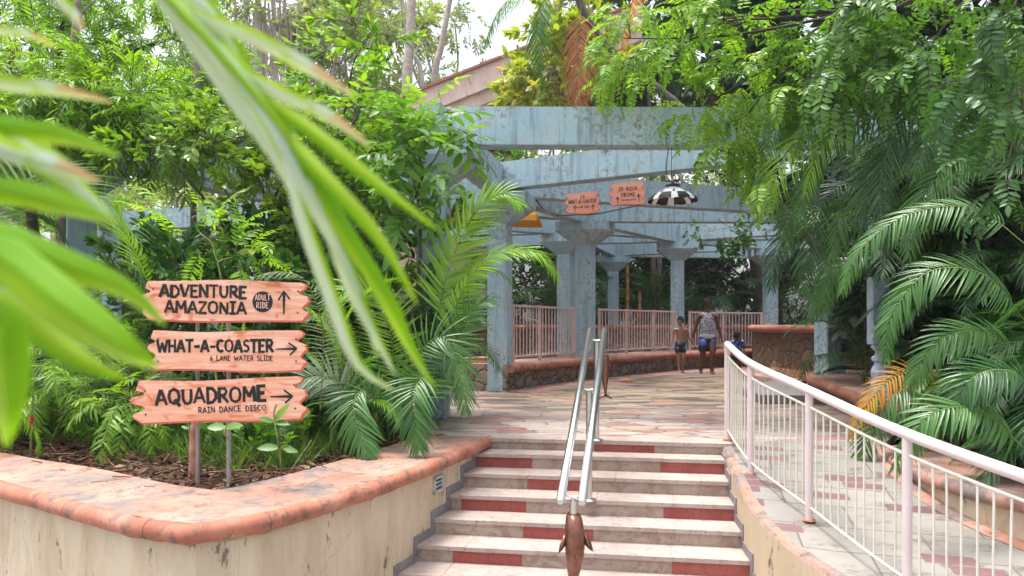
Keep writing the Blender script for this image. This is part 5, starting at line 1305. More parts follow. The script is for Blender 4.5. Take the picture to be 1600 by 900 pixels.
for i, (x, y, sc, lab) in enumerate([(-1.2, 19.5, 1.1, "palm behind the stone wall left of the front column"), (1.0, 23.0, 1.2, "palm between the front column and the paired columns"), (3.0, 27, 1.3, "palm behind the small far column"), (4.9, 26.6, 1.2, "palm with bright fronds just right of the third column"),
        (6.6, 27.5, 1.35, "palm above the man's head beyond the fence"), (8.8, 27.3, 1.3, "palm behind the far right column"), (2.1, 25.5, 1.1, "low palm seen between the handrail and the third column")]):
    palm(lab, (x, y, -.1), [1.0, 1.6, .7], 5, 'palmdark' if i != 3 else 'palm', 200+i, sc*1.15, group=G3, vs=(0, 1, 2, 3, 5), special=('palm', 'silver'))

# ------------------------------------------------------------------ left side
tree("fine_leaved_tree", "tall tree with fine drooping bright green leaves at the top left", "tree", (-8.0, 12.6, -.1),
     [B(60, 60, 11.5, 120, 90, 260), B(170, 150, 9.6, 100, 45, 210, .5), B(90, 205, 9.4, 110, 32, 260, .4), B(260, 200, 9.4, 90, 28, 140, .4), B(30, 120, 9.8, 60, 60, 80, .5), B(270, 60, 11.8, 90, 80, 230), B(30, 190, 11.0, 80, 40, 90), B(320, 130, 12, 55, 40, 70), B(150, -40, 12, 160, 60, 200)], 'lance', 'lime', 'bark_dark', 11, 1.15, .10, tuple(D(60, 180, 11.6)), grav=-.15, out=.8)
def pole_tree(label, pts, r0, r1, bark, name="sapling_trunk"):
    q = MB(); p = spline(pts, 6); n = len(p); rg = random.Random(7); q.tube(p, [r0+(r1-r0)*k/(n-1)+(.006*rg.random()) for k in range(n)], 9)
    for s_ in range(3):
        a = p[int(n*(.55+.13*s_))]; q.tube(spline([a, a+Vector((rg.uniform(-.3, .3), .1, .35)), a+Vector((rg.uniform(-.7, .7), .1, .8))], 3), [r1*.6, r1*.5, r1*.4, r1*.35, r1*.3, r1*.25, r1*.2][:7], 6)
    return tag(q.build(name, M[bark]), label, "tree")
pole_tree("slim pale trunk rising behind the blurred fronds at the far left", [D(88, 640, 9.6), D(95, 400, 9.6), D(106, 200, 9.6), D(122, 0, 9.6), D(128, -60, 9.6)], .05, .035, 'bark')
pole_tree("thin pale trunk left of the wide blurred frond", [D(300, 560, 10.5), D(303, 300, 10.5), D(308, 110, 10.5), D(315, -40, 10.5)], .045, .03, 'bark')
q = empty("banyan_tree", (-12, 34, -.2), "pale banyan with a curtain of hanging aerial roots at the top", "tree")
mb = MB(); rg = random.Random(3)
limb(mb, (-12, 34, -.2), (-11.2, 34, 15), .4, .25, rg, .03, 10); limb(mb, (-11.5, 34, 13), (-7, 34, 17), .2, .1, rg); mb.build("trunk", M['bark_pale'], q)
mb = MB()
for k in range(70):
    x = rg.gauss(-10.8, .9); z1 = rg.uniform(13.5, 16); mb.tube([(x, 34+rg.uniform(-.4, .4), z1), (x+rg.uniform(-.15, .15), 34, z1-rg.uniform(1, 2.2)), (x+rg.uniform(-.3, .3), 34, z1-rg.uniform(2.6, 5))], [.05, .035, .01], 5, smooth=False)
mb.build("aerial_roots", M['bark_pale'], q)
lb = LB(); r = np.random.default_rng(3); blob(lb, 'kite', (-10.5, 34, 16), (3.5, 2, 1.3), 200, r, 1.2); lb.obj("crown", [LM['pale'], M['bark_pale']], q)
pt = [("upright pale forked trunk right of the banyan roots", [D(720, 700, 33), D(722, 180, 33), D(722, 80, 33), D(735, -40, 33)]), ("crooked whitish trunk above the left end of the roof", [D(835, 700, 37), D(828, 160, 37), D(840, 90, 37), D(862, -40, 37)]),
      ("slanting whitish branch left of the crooked trunk", [D(800, 400, 35), D(760, 140, 35), D(735, 90, 35), D(720, -20, 35)])]
for i, (lab, pts) in enumerate(pt): pole_tree(lab, [Vector((p.x*1, p.y, p.z)) for p in [D(a, b, y) for a, b, y in ((640-5*i if i == 0 else (675 if i == 1 else 645), 520, pts[0].y), ((636, 678, 660)[i], 150, pts[0].y), ((640, 690, 640)[i], 70, pts[0].y), ((645, 712, 620)[i], -50, pts[0].y))]], (.26, .2, .13)[i], (.18, .12, .08)[i], 'bark_pale', "bare_trunk")

tree("oval_leaved_bush", "bush with glossy oval leaves in front of the left pergola beam", "bush", (-3.0, 8.6, -.1),
     [B(330, 225, 8.4, 100, 30, 90, .4), B(400, 190, 8.5, 60, 25, 40, .3), B(530, 330, 8.6, 60, 60, 80, .4), B(450, 340, 8.5, 65, 65, 110, .5), B(370, 390, 8.8, 40, 25, 26, .4), B(470, 260, 8.6, 55, 60, 80, .4), B(240, 228, 8.3, 40, 8, 14, .2)], 'oval', 'glossy', 'bark_dark', 21, 1.1, .035, tuple(D(400, 400, 8.6)))
tree("yellow_leaved_shrub", "upright shrub with small yellow green leaves reaching into the white sky", "bush", (-2.4, 9.6, -.1),
     [B(520, 100, 9.6, 40, 35, 20, .4), B(575, 60, 9.6, 45, 20, 16, .3), B(605, 95, 9.6, 25, 25, 12, .3), B(480, 150, 9.6, 35, 35, 20, .3), B(550, 150, 9.7, 40, 25, 16, .3)], 'oval', 'lime', 'bark_dark', 22, 1.25, .03, tuple(D(510, 250, 9.6)), out=1.3, clump=4)
tree("dark_glossy_shrub", "dark glossy shrub directly behind the direction signs", "bush", (-2.6, 8.2, -.1),
     [B(430, 430, 8.2, 90, 80, 190, .6), B(340, 470, 8.0, 90, 70, 150, .5), B(520, 480, 8.4, 70, 90, 150, .5), B(440, 560, 7.8, 100, 60, 130, .4), B(250, 450, 8.3, 80, 60, 110, .5)], 'oval', 'deep', 'bark_dark', 23, 1.05, .03, tuple(D(430, 560, 8.2)))
tree("compound_leaved_sapling", "tall sapling with big drooping compound leaves beside the front beam", "tree", tuple(D(648, 690, 7.9)),
     [B(645, 260, 7.9, 40, 40, 26, .35), B(650, 200, 7.9, 50, 14, 16, .35), B(640, 330, 7.9, 30, 40, 18, .3), B(600, 230, 8.0, 35, 30, 16, .3), B(690, 225, 7.8, 18, 20, 8, .2)], 'bigpin', 'mid', 'bark_dark', 24, 1.0, .022, tuple(D(652, 300, 7.9)), out=1.2, clump=2)
tree("lime_sapling", "sapling with spreading lime green compound leaves above the sapling at the beam end", "tree", tuple(D(560, 690, 9.0)),
     [B(550, 195, 9.0, 75, 25, 30, .5), B(640, 175, 9.0, 60, 10, 18, .4), B(470, 225, 9.1, 45, 25, 18, .3), B(560, 270, 9.1, 60, 40, 30, .4)], 'bigpin', 'lime', 'bark_dark', 25, .85, .022, tuple(D(560, 330, 9.0)), out=1.0, grav=.1, clump=3)
tree("lime_sapling", "small seedling tree with lime compound leaves just above the top board", "tree", tuple(D(345, 640, 6.9)),
     [B(320, 375, 6.9, 70, 22, 12, .3), B(300, 340, 6.9, 40, 20, 6, .2), B(365, 400, 6.9, 40, 18, 6, .2)], 'finepin', 'palmlime', 'palm_stem', 26, 1.15, .010, tuple(D(340, 410, 6.9)), out=.9, clump=2)
tree("mid_bush", "mid green bush behind the blurred left fronds", "bush", (-7.5, 10.5, -.1),
     [B(10, 430, 10.2, 60, 70, 80, .6), B(200, 510, 9.6, 70, 35, 70, .5), B(40, 520, 9.0, 90, 50, 90, .6)], 'oval', 'mid', 'bark_dark', 27, 1.25, .03)
tree("mid_bush", "loose bush below the left pergola column", "bush", (-4.6, 7.6, -.1),
     [B(110, 560, 7.6, 110, 45, 90, .5), B(200, 620, 7.0, 70, 35, 40, .4), B(60, 630, 7.2, 60, 30, 36, .4)], 'lance', 'lime', 'palm_stem', 28, .9, .015, clump=3)
tree("mid_bush", "green bush between the dark shrub and the areca palms", "bush", (-1.9, 9.3, -.1),
     [B(560, 380, 9.3, 70, 90, 150, .6), B(620, 450, 9.2, 60, 80, 120, .5), B(560, 540, 9.0, 60, 70, 90, .5), B(690, 420, 9.8, 40, 70, 60, .5)], 'oval', 'mid', 'bark_dark', 29, 1.2, .03)
GA = "areca palms in the left planter"
q1 = palm("areca palm clump at the end of the planter next to the stairs", cast(640, 672, -.08), [.4, .7, .3, .5, .9], 4, 'palm', 301, .6, group=GA, special=('silver', 'palmdark', 'palmlime'), tilt=16)
F1 = (0, -.85, .5)
custom_frond(q1, [D(676, 640, 7.7), D(684, 500, 7.7), D(708, 400, 7.6), D(745, 330, 7.5), D(785, 303, 7.4), D(812, 318, 7.3)], .42, 50, 'palmlime', 1, vee=.1, droop=.15, upv=F1, lw=.027, start=.38)
custom_frond(q1, [D(684, 620, 7.7), D(706, 500, 7.6), D(738, 430, 7.5), D(785, 394, 7.4), D(840, 396, 7.3), D(872, 435, 7.3)], .30, 56, 'palmlime', 2, vee=.2, droop=.25, upv=(0, -.5, .85), lw=.024, start=.3)
custom_frond(q1, [D(640, 640, 7.3), D(652, 560, 7.2), D(690, 525, 7.1), D(718, 570, 7.0), D(728, 640, 6.9)], .34, 40, 'palm', 3, droop=.5, upv=F1)
custom_frond(q1, [D(600, 640, 7.0), D(568, 610, 6.9), D(552, 640, 6.7), D(575, 712, 6.5)], .32, 34, 'palm', 4, droop=.1, vee=.1, upv=F1, lw=.026)
custom_frond(q1, [D(650, 640, 7.0), D(662, 590, 6.9), D(645, 620, 6.7), D(655, 700, 6.6)], .34, 36, 'palm', 5, droop=.3, upv=F1, lw=.024)
custom_frond(q1, [D(620, 640, 7.5), D(610, 520, 7.4), D(585, 460, 7.3), D(540, 455, 7.2), D(505, 500, 7.1)], .36, 44, 'palmlime', 51, droop=.3, upv=F1)
custom_frond(q1, [D(560, 660, 7.0), D(530, 600, 6.9), D(480, 590, 6.8), D(440, 625, 6.7)], .30, 36, 'silver', 54, droop=.3, upv=F1)
custom_frond(q1, [D(690, 600, 7.5), D(720, 520, 7.4), D(742, 480, 7.3), D(770, 470, 7.3)], .30, 34, 'palm', 55, droop=.2, upv=F1)
palm("areca palm clump behind the planter rim in the middle", cast(560, 700, -.08), [.35, .6, .2], 5, 'palm', 302, .62, group=GA, special=('palmdark', 'silver'), tilt=18)
palm("slender areca palm just right of the signboards", cast(478, 715, -.08), [.4, .8], 4, 'palmlime', 303, .55, group=GA, special=('palm', 'silver'), tilt=12, vs=(0, 0, 1, 2), thick=.012)
palm("tall areca palm standing behind the sapling by the columns", (-1.35, 9.3, -.08), [1.4, .9, .6], 5, 'palm', 304, .75, group=GA, special=('palmlime', 'silver'))
palm("low feathery palm left of the bottom board", cast(150, 690, -.08), [.15, .3], 5, 'silver', 305, .55, group=GA, tilt=15, vs=(1, 2, 3, 5), thick=.012)
palm("pale feathery palm below the blurred leaf tips", (-5.3, 8.0, -.08), [.5, .9, .3], 5, 'silver', 306, .8, group=GA, special=('palm', 'palmlime'))
palm("dense young palm at the left edge behind the planter rim", (-5.3, 7.7, -.08), [.2, .5], 6, 'mid', 307, .7, group=GA, special=('silver',))
q2 = palm("palm with a broad combed frond in front of the left pergola", (-6.6, 8.6, -.08), [1.3, 1.9], 5, 'palm', 308, .95, group=GA, special=('palmlime', 'silver'))
custom_frond(q2, [D(-40, 420, 8.3), D(20, 300, 8.0), D(90, 275, 7.8), D(170, 330, 7.6), D(225, 440, 7.5)], .62, 34, 'silver', 6, vee=.7, droop=-.1, lw=.032)
custom_frond(q2, [D(236, 455, 7.4), D(215, 400, 7.4), D(190, 355, 7.4), D(180, 320, 7.4)], .42, 20, 'palmlime', 7, vee=.2, droop=.1, lw=.032)
palm("palm with fine fronds between the signs and the dark shrub", cast(400, 700, -.08), [.5, .9], 4, 'palm', 309, .6, group=GA, special=('palmlime', 'silver'), vs=(0, 1, 2), thick=.014)
q = palm("small palm whose pale frond tips touch the top board", cast(430, 735, -.08), [.2], 3, 'palm', 310, .4, group=GA, vs=(0, 1), thick=.012)
custom_frond(q, [D(500, 640, 6.0), D(505, 520, 5.8), D(478, 440, 5.6), D(430, 425, 5.45), D(380, 440, 5.4)], .17, 44, 'silver', 8, vee=.1, droop=.9, lw=.012)
# big leafed seedling in front of the lower board
q = empty("seedling", cast(440, 752, -.08), "small seedling with broad leaves in front of the lower board", "plant")
mb = MB(); a = Vector(cast(440, 752, -.08)); mb.tube(spline([a, D(436, 700, 5.35), D(428, 650, 5.3), D(432, 632, 5.3)], 5), .006, 6); mb.tube(spline([a, D(360, 690, 5.3), D(352, 665, 5.3)], 4), .004, 6); mb.build("stem", M['palm_stem'], q)
lb = LB(); pos = [D(436, 700, 5.35)]*3+[D(428, 660, 5.3)]*3+[D(352, 668, 5.3)]*2; dr = [(-1, -.2, .1), (1, -.2, -.1), (.5, -.5, .2), (.6, -.1, .8), (-.7, -.2, .3), (.9, -.3, .0), (-.8, -.2, .1), (.9, -.2, .2)]
lb.add('oval', [tuple(p) for p in pos], dr, np.tile((.1, -.7, .7), (8, 1)), [.15, .14, .12, .17, .11, .12, .12, .13], [.07, .06, .05, .06, .05, .05, .08, .07], [.4, .5, .3, .9, .5, .4, .5, .6]); lb.obj("leaves", [LM['mid']], q)
# red ginger flowers
for px, py, lab in ((24, 513, "red ginger flower nearest the left edge"), (54, 503, "red ginger flower right of its twin"), (50, 663, "dull red ginger flower low by the left rim")):
    c = D(px, py, 7.0); q = empty("ginger_flower", (c.x, c.y, -.08), lab, "flower", "red ginger flowers"); mb = MB(); mb.tube([(c.x-.03, c.y, -.08), c-Vector((0, 0, .05))], .006, 6); mb.build("stem", M['palm_stem'], q)
    mb = MB()
    for k in range(9):
        for j in range(5):
            a = j*1.256+k*.6; z = c.z-.06+k*.016; rr_ = .022*math.sin((k+1.5)/10.5*3.14)+.006; p0 = Vector((c.x+rr_*.3*math.cos(a), c.y+rr_*.3*math.sin(a), z)); t_ = Vector((c.x+rr_*1.3*math.cos(a), c.y+rr_*1.3*math.sin(a), z+.024)); s_ = Vector((-math.sin(a), math.cos(a), 0))*.010
            mb.add([p0-s_, p0+s_, t_], [(0, 1, 2)])
    mb.build("bracts", M['flower'], q)
# dry palm sheath stump behind the posts
q = MB(); c = cast(303, 757, -.1); q.tube(spline([Vector(c), Vector(c)+Vector((0, .02, .25)), Vector(c)+Vector((-.01, .02, .5))], 4), [.05, .048, .045, .042, .045, .04, .034, .028, .01], 9)
tag(q.build("palm_stump", M['stump']), "pinkish dry palm stump behind the sign posts", "stump")

# ------------------------------------------------------------------ centre, above and behind the front beam
tree("roof_climber", "yellow and pink leaved climber spilling over the pink roof", "climber", (1.0, 17.5, 3.9),
     [B(855, 130, 17, 45, 40, 110, .8), B(905, 110, 17, 45, 60, 120, .8), B(850, 90, 17, 22, 30, 34, .5), B(880, 40, 17, 35, 50, 80, .7)], 'oval', 'climber', 'bark', 31, 2.0, .03, grav=-.1)
tree("creeper", "green creeper hanging between the two front beams", "climber", (1.1, 13.9, 3.8),
     [B(850, 246, 14.6, 75, 18, 90, .4), B(925, 238, 15.5, 50, 12, 40, .4), B(800, 262, 14.5, 30, 18, 20, .3)], 'oval', 'mid', 'bark', 32, 1.1, .015)
tree("dark_trunked_tree", "dark forked tree with deep green crown above the beams", "tree", (8.75, 27.0, -.1),
     [B(1000, 30, 26.5, 80, 60, 190, 1.5), B(1130, 60, 26.5, 80, 70, 190, 1.5), B(1060, 170, 28, 100, 50, 160, 1.5), B(960, 110, 28, 55, 55, 120, 1.5), B(1180, 150, 28, 70, 55, 140, 1.5)], 'broad', 'deep', 'bark_dark', 33, 2.6, .22, tuple(D(1108, 150, 25.8)))
q = palm("leaning ringed coconut palm crossing above the front beam", (5.15, 10.6, .25), [.3], 1, 'palmdark', 330, .3, vs=(2,), thick=.03, name="coconut_palm")
mb = MB(); tp = spline([Vector((5.15, 10.6, .2)), D(1345, 480, 10.5), D(1262, 372, 10.4), D(1186, 288, 10.4), D(1120, 222, 10.4), D(1060, 165, 10.4), D(1000, 115, 10.5), D(950, 72, 10.6), D(925, 40, 10.6), D(905, 0, 10.6), D(890, -60, 10.6)], 6); n = len(tp)
mb.tube(tp, [.052+(.007 if k % 2 else 0) for k in range(n)], 12); mb.build("stem", M['bark_mid'], q)
custom_frond(q, [D(908, 5, 10.5), D(906, 50, 10.4), D(903, 110, 10.3), D(900, 178, 10.25)], .42, 46, 'dead', 9, vee=0, droop=.6, lw=.022)
custom_frond(q, [D(880, -40, 10.3), D(850, 0, 10.2), D(840, 50, 10.1), D(848, 125, 10.05)], .38, 40, 'palm', 10, vee=.1, droop=.8, lw=.022)
custom_frond(q, [D(890, -30, 10.3), D(830, -25, 10.2), D(780, 15, 10.1), D(757, 70, 10.05)], .38, 44, 'palm', 11, vee=.0, droop=1.0, lw=.022)
custom_frond(q, [D(1000, -40, 10.3), D(985, 20, 10.25), D(965, 90, 10.25)], .38, 36, 'orange', 12, vee=.0, droop=1.0, lw=.022)
custom_frond(q, [D(930, 120, 10.6), D(945, 160, 10.5), D(950, 230, 10.5)], .38, 36, 'palmdark', 12, vee=.0, droop=1.0, lw=.022)
palm("palm with feathery fronds between the dark trunk and the bright sprays", (5.0, 26.8, -.1), [8.4, 9.3, 7.6], 7, 'palm', 331, 1.7, vs=(1, 2, 3, 4, 5), special=('silver', 'palmdark'), thick=.07, stem='bark')
def sprays(name, label, loc, fork, bl, mat, seed, size=1, cat="tree", kind='pinnate', r0=.05, grav=-.5, branches=(), bark='bark', clump=3):
    """drooping sprays of compound leaves"""
    q = tree(name, label, cat, loc, bl, kind, mat, bark, seed, size, r0, fork, grav=grav, out=.9, clump=clump); return q
sprays("pinnate_tree", "bright sprays of toothed compound leaves hanging over the front beam", (5.2, 8.9, -.1), tuple(D(1330, 20, 8.6)),
       [B(985, 60, 9.2, 38, 55, 44, .4), B(1070, 60, 9.0, 32, 60, 36, .4), B(1130, 30, 8.9, 60, 35, 50, .4), B(965, 110, 9.2, 26, 30, 20, .3), B(1100, 165, 8.9, 40, 34, 34, .4), B(1180, 110, 8.7, 50, 70, 50, .5), B(1150, 205, 8.6, 40, 40, 30, .4), B(1225, 150, 8.5, 45, 60, 42, .5), B(1190, 285, 8.6, 20, 24, 14, .3)], 'lime', 41, 1.15, r0=.035, bark='bark_dark')
sprays("pinnate_tree", "mid green tree with long compound leaves filling the top right", (6.6, 8.2, -.1), tuple(D(1500, -20, 7.6)),
       [B(1290, 60, 8.0, 60, 60, 56, .5), B(1370, 30, 7.8, 70, 50, 50, .5), B(1350, 120, 7.9, 70, 40, 60, .5), B(1450, 80, 7.5, 70, 60, 48, .5), B(1290, 150, 8.0, 45, 30, 24, .4), B(1560, 110, 7.8, 80, 90, 60, .5)], 'mid', 42, 1.3, r0=.035, bark='bark_dark')
sprays("pinnate_tree", "nearer drooping compound leaves at the upper right corner", (5.6, 4.6, -.1), tuple(D(1640, -60, 5.6)),
       [B(1550, 40, 5.6, 50, 60, 26, .3), B(1575, 160, 5.5, 35, 60, 22, .3), B(1500, 130, 5.7, 40, 50, 16, .3), B(1570, 290, 5.7, 35, 45, 16, .3)], 'deep', 43, 1.1, r0=.02, bark='bark_dark')
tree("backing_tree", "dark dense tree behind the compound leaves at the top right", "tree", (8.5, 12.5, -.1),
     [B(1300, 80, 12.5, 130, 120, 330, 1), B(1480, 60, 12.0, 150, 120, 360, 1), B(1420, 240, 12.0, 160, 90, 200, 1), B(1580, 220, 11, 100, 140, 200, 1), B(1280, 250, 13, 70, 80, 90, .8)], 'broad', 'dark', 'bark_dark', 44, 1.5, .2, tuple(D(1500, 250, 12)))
tree("hanging_creeper", "thin creeper with small leaves dangling below the rear beam", "climber", (4.4, 16.4, 3.4),
     [B(1110, 362, 16.4, 45, 12, 34, .2), B(1165, 372, 16.2, 20, 28, 22, .2), B(1200, 360, 16.2, 40, 14, 30, .2)], 'oval', 'deep', 'bark_dark', 45, 1.0, .008, grav=-.8)

# ------------------------------------------------------------------ right side palms
GR = "areca palms crowding the right planters"
W_ = (R(20), R(200))          # headings that open towards the path
q3 = palm("big dark areca palm nearest the right edge above the ramp rail", (4.75, 6.1, -.08), [.5, .9, .3, 1.2, .6], 8, 'palmdark', 401, .75, group=GR, special=('palm',), az=(R(10), R(240)), vs=(1, 2, 3, 4, 5), tilt=15)
custom_frond(q3, [D(1600, 500, 6.0), D(1540, 430, 5.8), D(1450, 425, 5.8), D(1390, 500, 5.8), D(1385, 560, 5.8)], .30, 50, 'palm', 13, vee=.1, droop=.6, upv=(-.25, -.7, .7))
custom_frond(q3, [D(1600, 380, 6.4), D(1520, 325, 6.4), D(1420, 335, 6.4), D(1345, 390, 6.4), D(1315, 455, 6.4)], .27, 52, 'palm', 14, vee=.1, droop=.7, upv=(-.25, -.7, .7))
custom_frond(q3, [D(1600, 700, 5.4), D(1530, 640, 5.2), D(1450, 650, 5.1), D(1400, 730, 5.1)], .27, 44, 'palm', 15, vee=.1, droop=.6, upv=(-.25, -.7, .7))
q4 = palm("areca palm with orange dying fronds beside the ornate post", (4.35, 7.7, -.08), [.25, .5, .15], 5, 'palmdark', 402, .5, group=GR, special=('palm',), az=(R(20), R(220)), vs=(1, 2, 3, 4), tilt=12)
custom_frond(q4, [D(1480, 640, 7.3), D(1440, 585, 7.2), D(1395, 590, 7.1), D(1350, 640, 7.0), D(1332, 680, 7.0)], .24, 34, 'orange', 16, vee=.2, droop=.4, upv=(-.25, -.7, .7))
custom_frond(q4, [D(1500, 660, 7.2), D(1450, 615, 7.1), D(1400, 615, 7.0), D(1360, 670, 7.0), D(1345, 740, 7.0)], .34, 40, 'palm', 17, vee=.2, droop=.4, upv=(-.25, -.7, .7))
q5 = palm("tall areca palm behind the ornate post", (5.4, 9.6, .3), [1.6, 2.2, 1.2, 2.6, 1.9], 7, 'palmdark', 403, 1.05, group=GR, special=('palm', 'palmlime'), az=(R(-10), R(250)), vs=(1, 2, 3, 4, 5))
custom_frond(q5, [D(1420, 420, 8.8), D(1400, 300, 8.6), D(1370, 275, 8.4), D(1320, 320, 8.3), D(1300, 400, 8.3)], .46, 46, 'palm', 18, vee=.1, droop=.5, upv=(-.25, -.7, .7))
custom_frond(q5, [D(1420, 330, 8.8), D(1360, 210, 8.5), D(1290, 190, 8.3), D(1225, 245, 8.2), D(1195, 330, 8.2)], .52, 52, 'palmlime', 19, vee=.1, droop=.5, upv=(-.25, -.7, .7))
custom_frond(q5, [D(1440, 280, 8.8), D(1400, 195, 8.5), D(1330, 190, 8.3), D(1270, 260, 8.2), D(1250, 340, 8.2)], .50, 50, 'palm', 20, vee=.1, droop=.5, upv=(-.25, -.7, .7))
custom_frond(q5, [D(1400, 360, 9.0), D(1340, 290, 8.9), D(1290, 310, 8.8), D(1262, 390, 8.7), D(1255, 455, 8.7)], .46, 44, 'palmdark', 21, vee=.1, droop=.5, upv=(-.25, -.7, .7))
custom_frond(q5, [D(1400, 400, 9.0), D(1350, 340, 8.9), D(1310, 360, 8.8), D(1290, 430, 8.7), D(1288, 485, 8.7)], .42, 40, 'palm', 22, vee=.1, droop=.45, upv=(-.25, -.7, .7))
custom_frond(q5, [D(1380, 300, 8.9), D(1320, 235, 8.8), D(1270, 250, 8.8), D(1235, 320, 8.8), D(1228, 390, 8.8)], .46, 44, 'palm', 23, vee=.1, droop=.45, upv=(-.25, -.7, .7))
custom_frond(q5, [D(1500, 330, 8.4), D(1440, 240, 8.2), D(1380, 240, 8.1), D(1350, 300, 8.0), D(1345, 370, 8.0)], .46, 44, 'palmdark', 24, vee=.1, droop=.45, upv=(-.25, -.7, .7))
F3 = (-.25, -.7, .7)
for k_, (a_, m_) in enumerate([([(1520, 200, 8.4), (1450, 120, 8.3), (1360, 130, 8.2), (1290, 210, 8.1), (1260, 300, 8.1)], 'palmlime'), ([(1560, 260, 8.2), (1500, 170, 8.1), (1420, 170, 8.0), (1370, 250, 8.0), (1350, 330, 8.0)], 'palm'),
        ([(1430, 180, 8.7), (1370, 110, 8.6), (1290, 120, 8.5), (1220, 190, 8.5), (1180, 290, 8.5)], 'palm'), ([(1500, 300, 8.0), (1450, 215, 8.0), (1400, 215, 7.9), (1375, 290, 7.9), (1385, 390, 7.9)], 'palmdark'),
        ([(1600, 330, 7.6), (1560, 250, 7.6), (1500, 250, 7.5), (1440, 310, 7.5), (1420, 400, 7.5)], 'palm'), ([(1620, 180, 7.8), (1570, 120, 7.8), (1500, 130, 7.7), (1450, 200, 7.7), (1430, 280, 7.7)], 'palm'),
        ([(1400, 420, 9.2), (1350, 400, 9.1), (1300, 430, 9.1), (1270, 490, 9.1)], 'palm'), ([(1330, 380, 9.6), (1290, 330, 9.5), (1240, 340, 9.5), (1212, 400, 9.5), (1205, 450, 9.5)], 'palmdark'),
        ([(1600, 560, 6.0), (1540, 520, 5.9), (1470, 530, 5.8), (1420, 600, 5.8)], 'palm'), ([(1620, 620, 5.4), (1580, 580, 5.3), (1520, 590, 5.2), (1480, 660, 5.2)], 'palmdark')]):
    custom_frond((q5 if k_ < 8 else q3), [D(*v_) for v_ in a_], .40 if k_ < 8 else .28, 48, m_, 60+k_, vee=.1, droop=.45, upv=F3, lw=.020)
palm("areca palm leaning out above the curved stone wall", (6.3, 13.4, .9), [.4, .8, .2, 1.1], 6, 'palm', 404, .9, group=GR, special=('palmdark', 'silver'), az=(R(20), R(230)), vs=(1, 2, 3, 5))
palm("dark areca palm behind the right column on the planter", (6.0, 11.6, .3), [.5, 1.2, .8, 2.0], 6, 'palmdark', 405, .95, group=GR, special=('palm',), vs=(1, 2, 3, 4, 5))
palm("dark areca palm low between the post and the right column", (5.0, 10.6, .3), [.2, .5], 6, 'palmdark', 406, .7, group=GR, vs=(1, 2, 3, 4))
palm("dark areca palm in the middle of the right bank", (5.9, 8.0, -.08), [1.2, 1.7, .8, 2.2], 8, 'palmdark', 407, .9, group=GR, special=('palm',), az=(R(0), R(250)), vs=(1, 2, 3, 4, 5))
palm("dark areca palm against the right edge at mid height", (5.7, 6.2, -.08), [1.4, 1.9, 1.0], 8, 'palmdark', 408, .85, group=GR, special=('palm',), az=(R(0), R(250)), vs=(1, 2, 3, 4, 5))
palm("dark areca palm filling the lower right corner behind the rail", (5.0, 6.9, -.08), [.3, .6, .9], 8, 'palmdark', 412, .75, group=GR, special=('palmdark',), az=(R(10), R(250)), vs=(1, 2, 3, 4, 5), tilt=14)
palm("dense areca palm behind the orange fronds", (5.4, 8.5, .3), [.4, .8, 1.2], 7, 'palmdark', 413, .72, group=GR, special=('palmdark',), az=(R(10), R(250)), vs=(1, 2, 3, 4, 5), tilt=14)
palm("low areca palm spilling over the low kerb", (4.25, 5.7, -.08), [.1, .3], 6, 'palmdark', 409, .55, group=GR, special=('palm',), az=(R(20), R(220)), vs=(2, 3, 4))
palm("areca palm at the lower right edge", (4.7, 5.0, -.08), [.3, .5], 6, 'palmdark', 410, .7, group=GR, special=('palm',), az=(R(0), R(240)), vs=(1, 2, 3, 4))
palm("fine fronded palm hanging in front of the far right column", (7.4, 15.5, 1.0), [1.6, 2.2, 1.1], 6, 'palmdark', 411, 1.0, group=GR, special=('palm', 'silver'), vs=(1, 2, 3, 4, 5))
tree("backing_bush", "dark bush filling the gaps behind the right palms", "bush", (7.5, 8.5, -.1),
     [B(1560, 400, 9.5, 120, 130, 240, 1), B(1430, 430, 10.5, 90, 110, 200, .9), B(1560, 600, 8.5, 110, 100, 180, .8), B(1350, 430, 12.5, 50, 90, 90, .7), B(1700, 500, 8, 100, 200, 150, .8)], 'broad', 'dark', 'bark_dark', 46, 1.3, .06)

# ------------------------------------------------------------------ near palm whose fronds cross the left of the view
q = empty("near_palm", (-1.7, 1.0, ZP), "close areca palm with large blurred fronds across the left foreground", "palm")
mb = MB(); stp = spline([(-1.7, 1.0, ZP), (-1.6, 1.0, .2), (-1.3, .95, 1.4), (-1.05, .9, 1.9)], 6); mb.tube(stp, .035, 10); mb.build("stem", M['palm_stem'], q)
TP['blade'] = tmpl([0, .08, .22, .4, .58, .74, .87, 1], [.35, .8, 1, 1, .92, .72, .45, .04], .08, .30)
def blade(mb_list, pts, w_, rn, n=14):
    """one leaflet through pixel/depth points: folded strip with thickness to its fold"""
    p = spline([D(*a) for a in pts], max(3, n//(len(pts)-1))); k = len(p); vs = []; rs = []
    for i, v in enumerate(p):
        t = (p[min(i+1, k-1)]-p[max(0, i-1)]).normalized(); view = (v-Vector((0, 0, CH))).normalized(); s_ = t.cross(view).normalized(); f = i/(k-1)
        ww = w_*.5*(.45+.55*min(1, f*4))*min(1, (1-f)*2.2)**.8; up = -view
        nn_ = (s_.cross(t)).normalized()
        for j in range(15):
            u_ = j/14*2-1; vs.append(v+s_*ww*u_+nn_*ww*(.42*abs(u_)+.025*math.cos(j*math.pi))); rs.append(rn(f, j/14))
    mb_list.append((vs, [(15*i+a, 15*i+a+1, 15*i+a+16, 15*i+a+15) for i in range(k-1) for a in range(14)], rs))
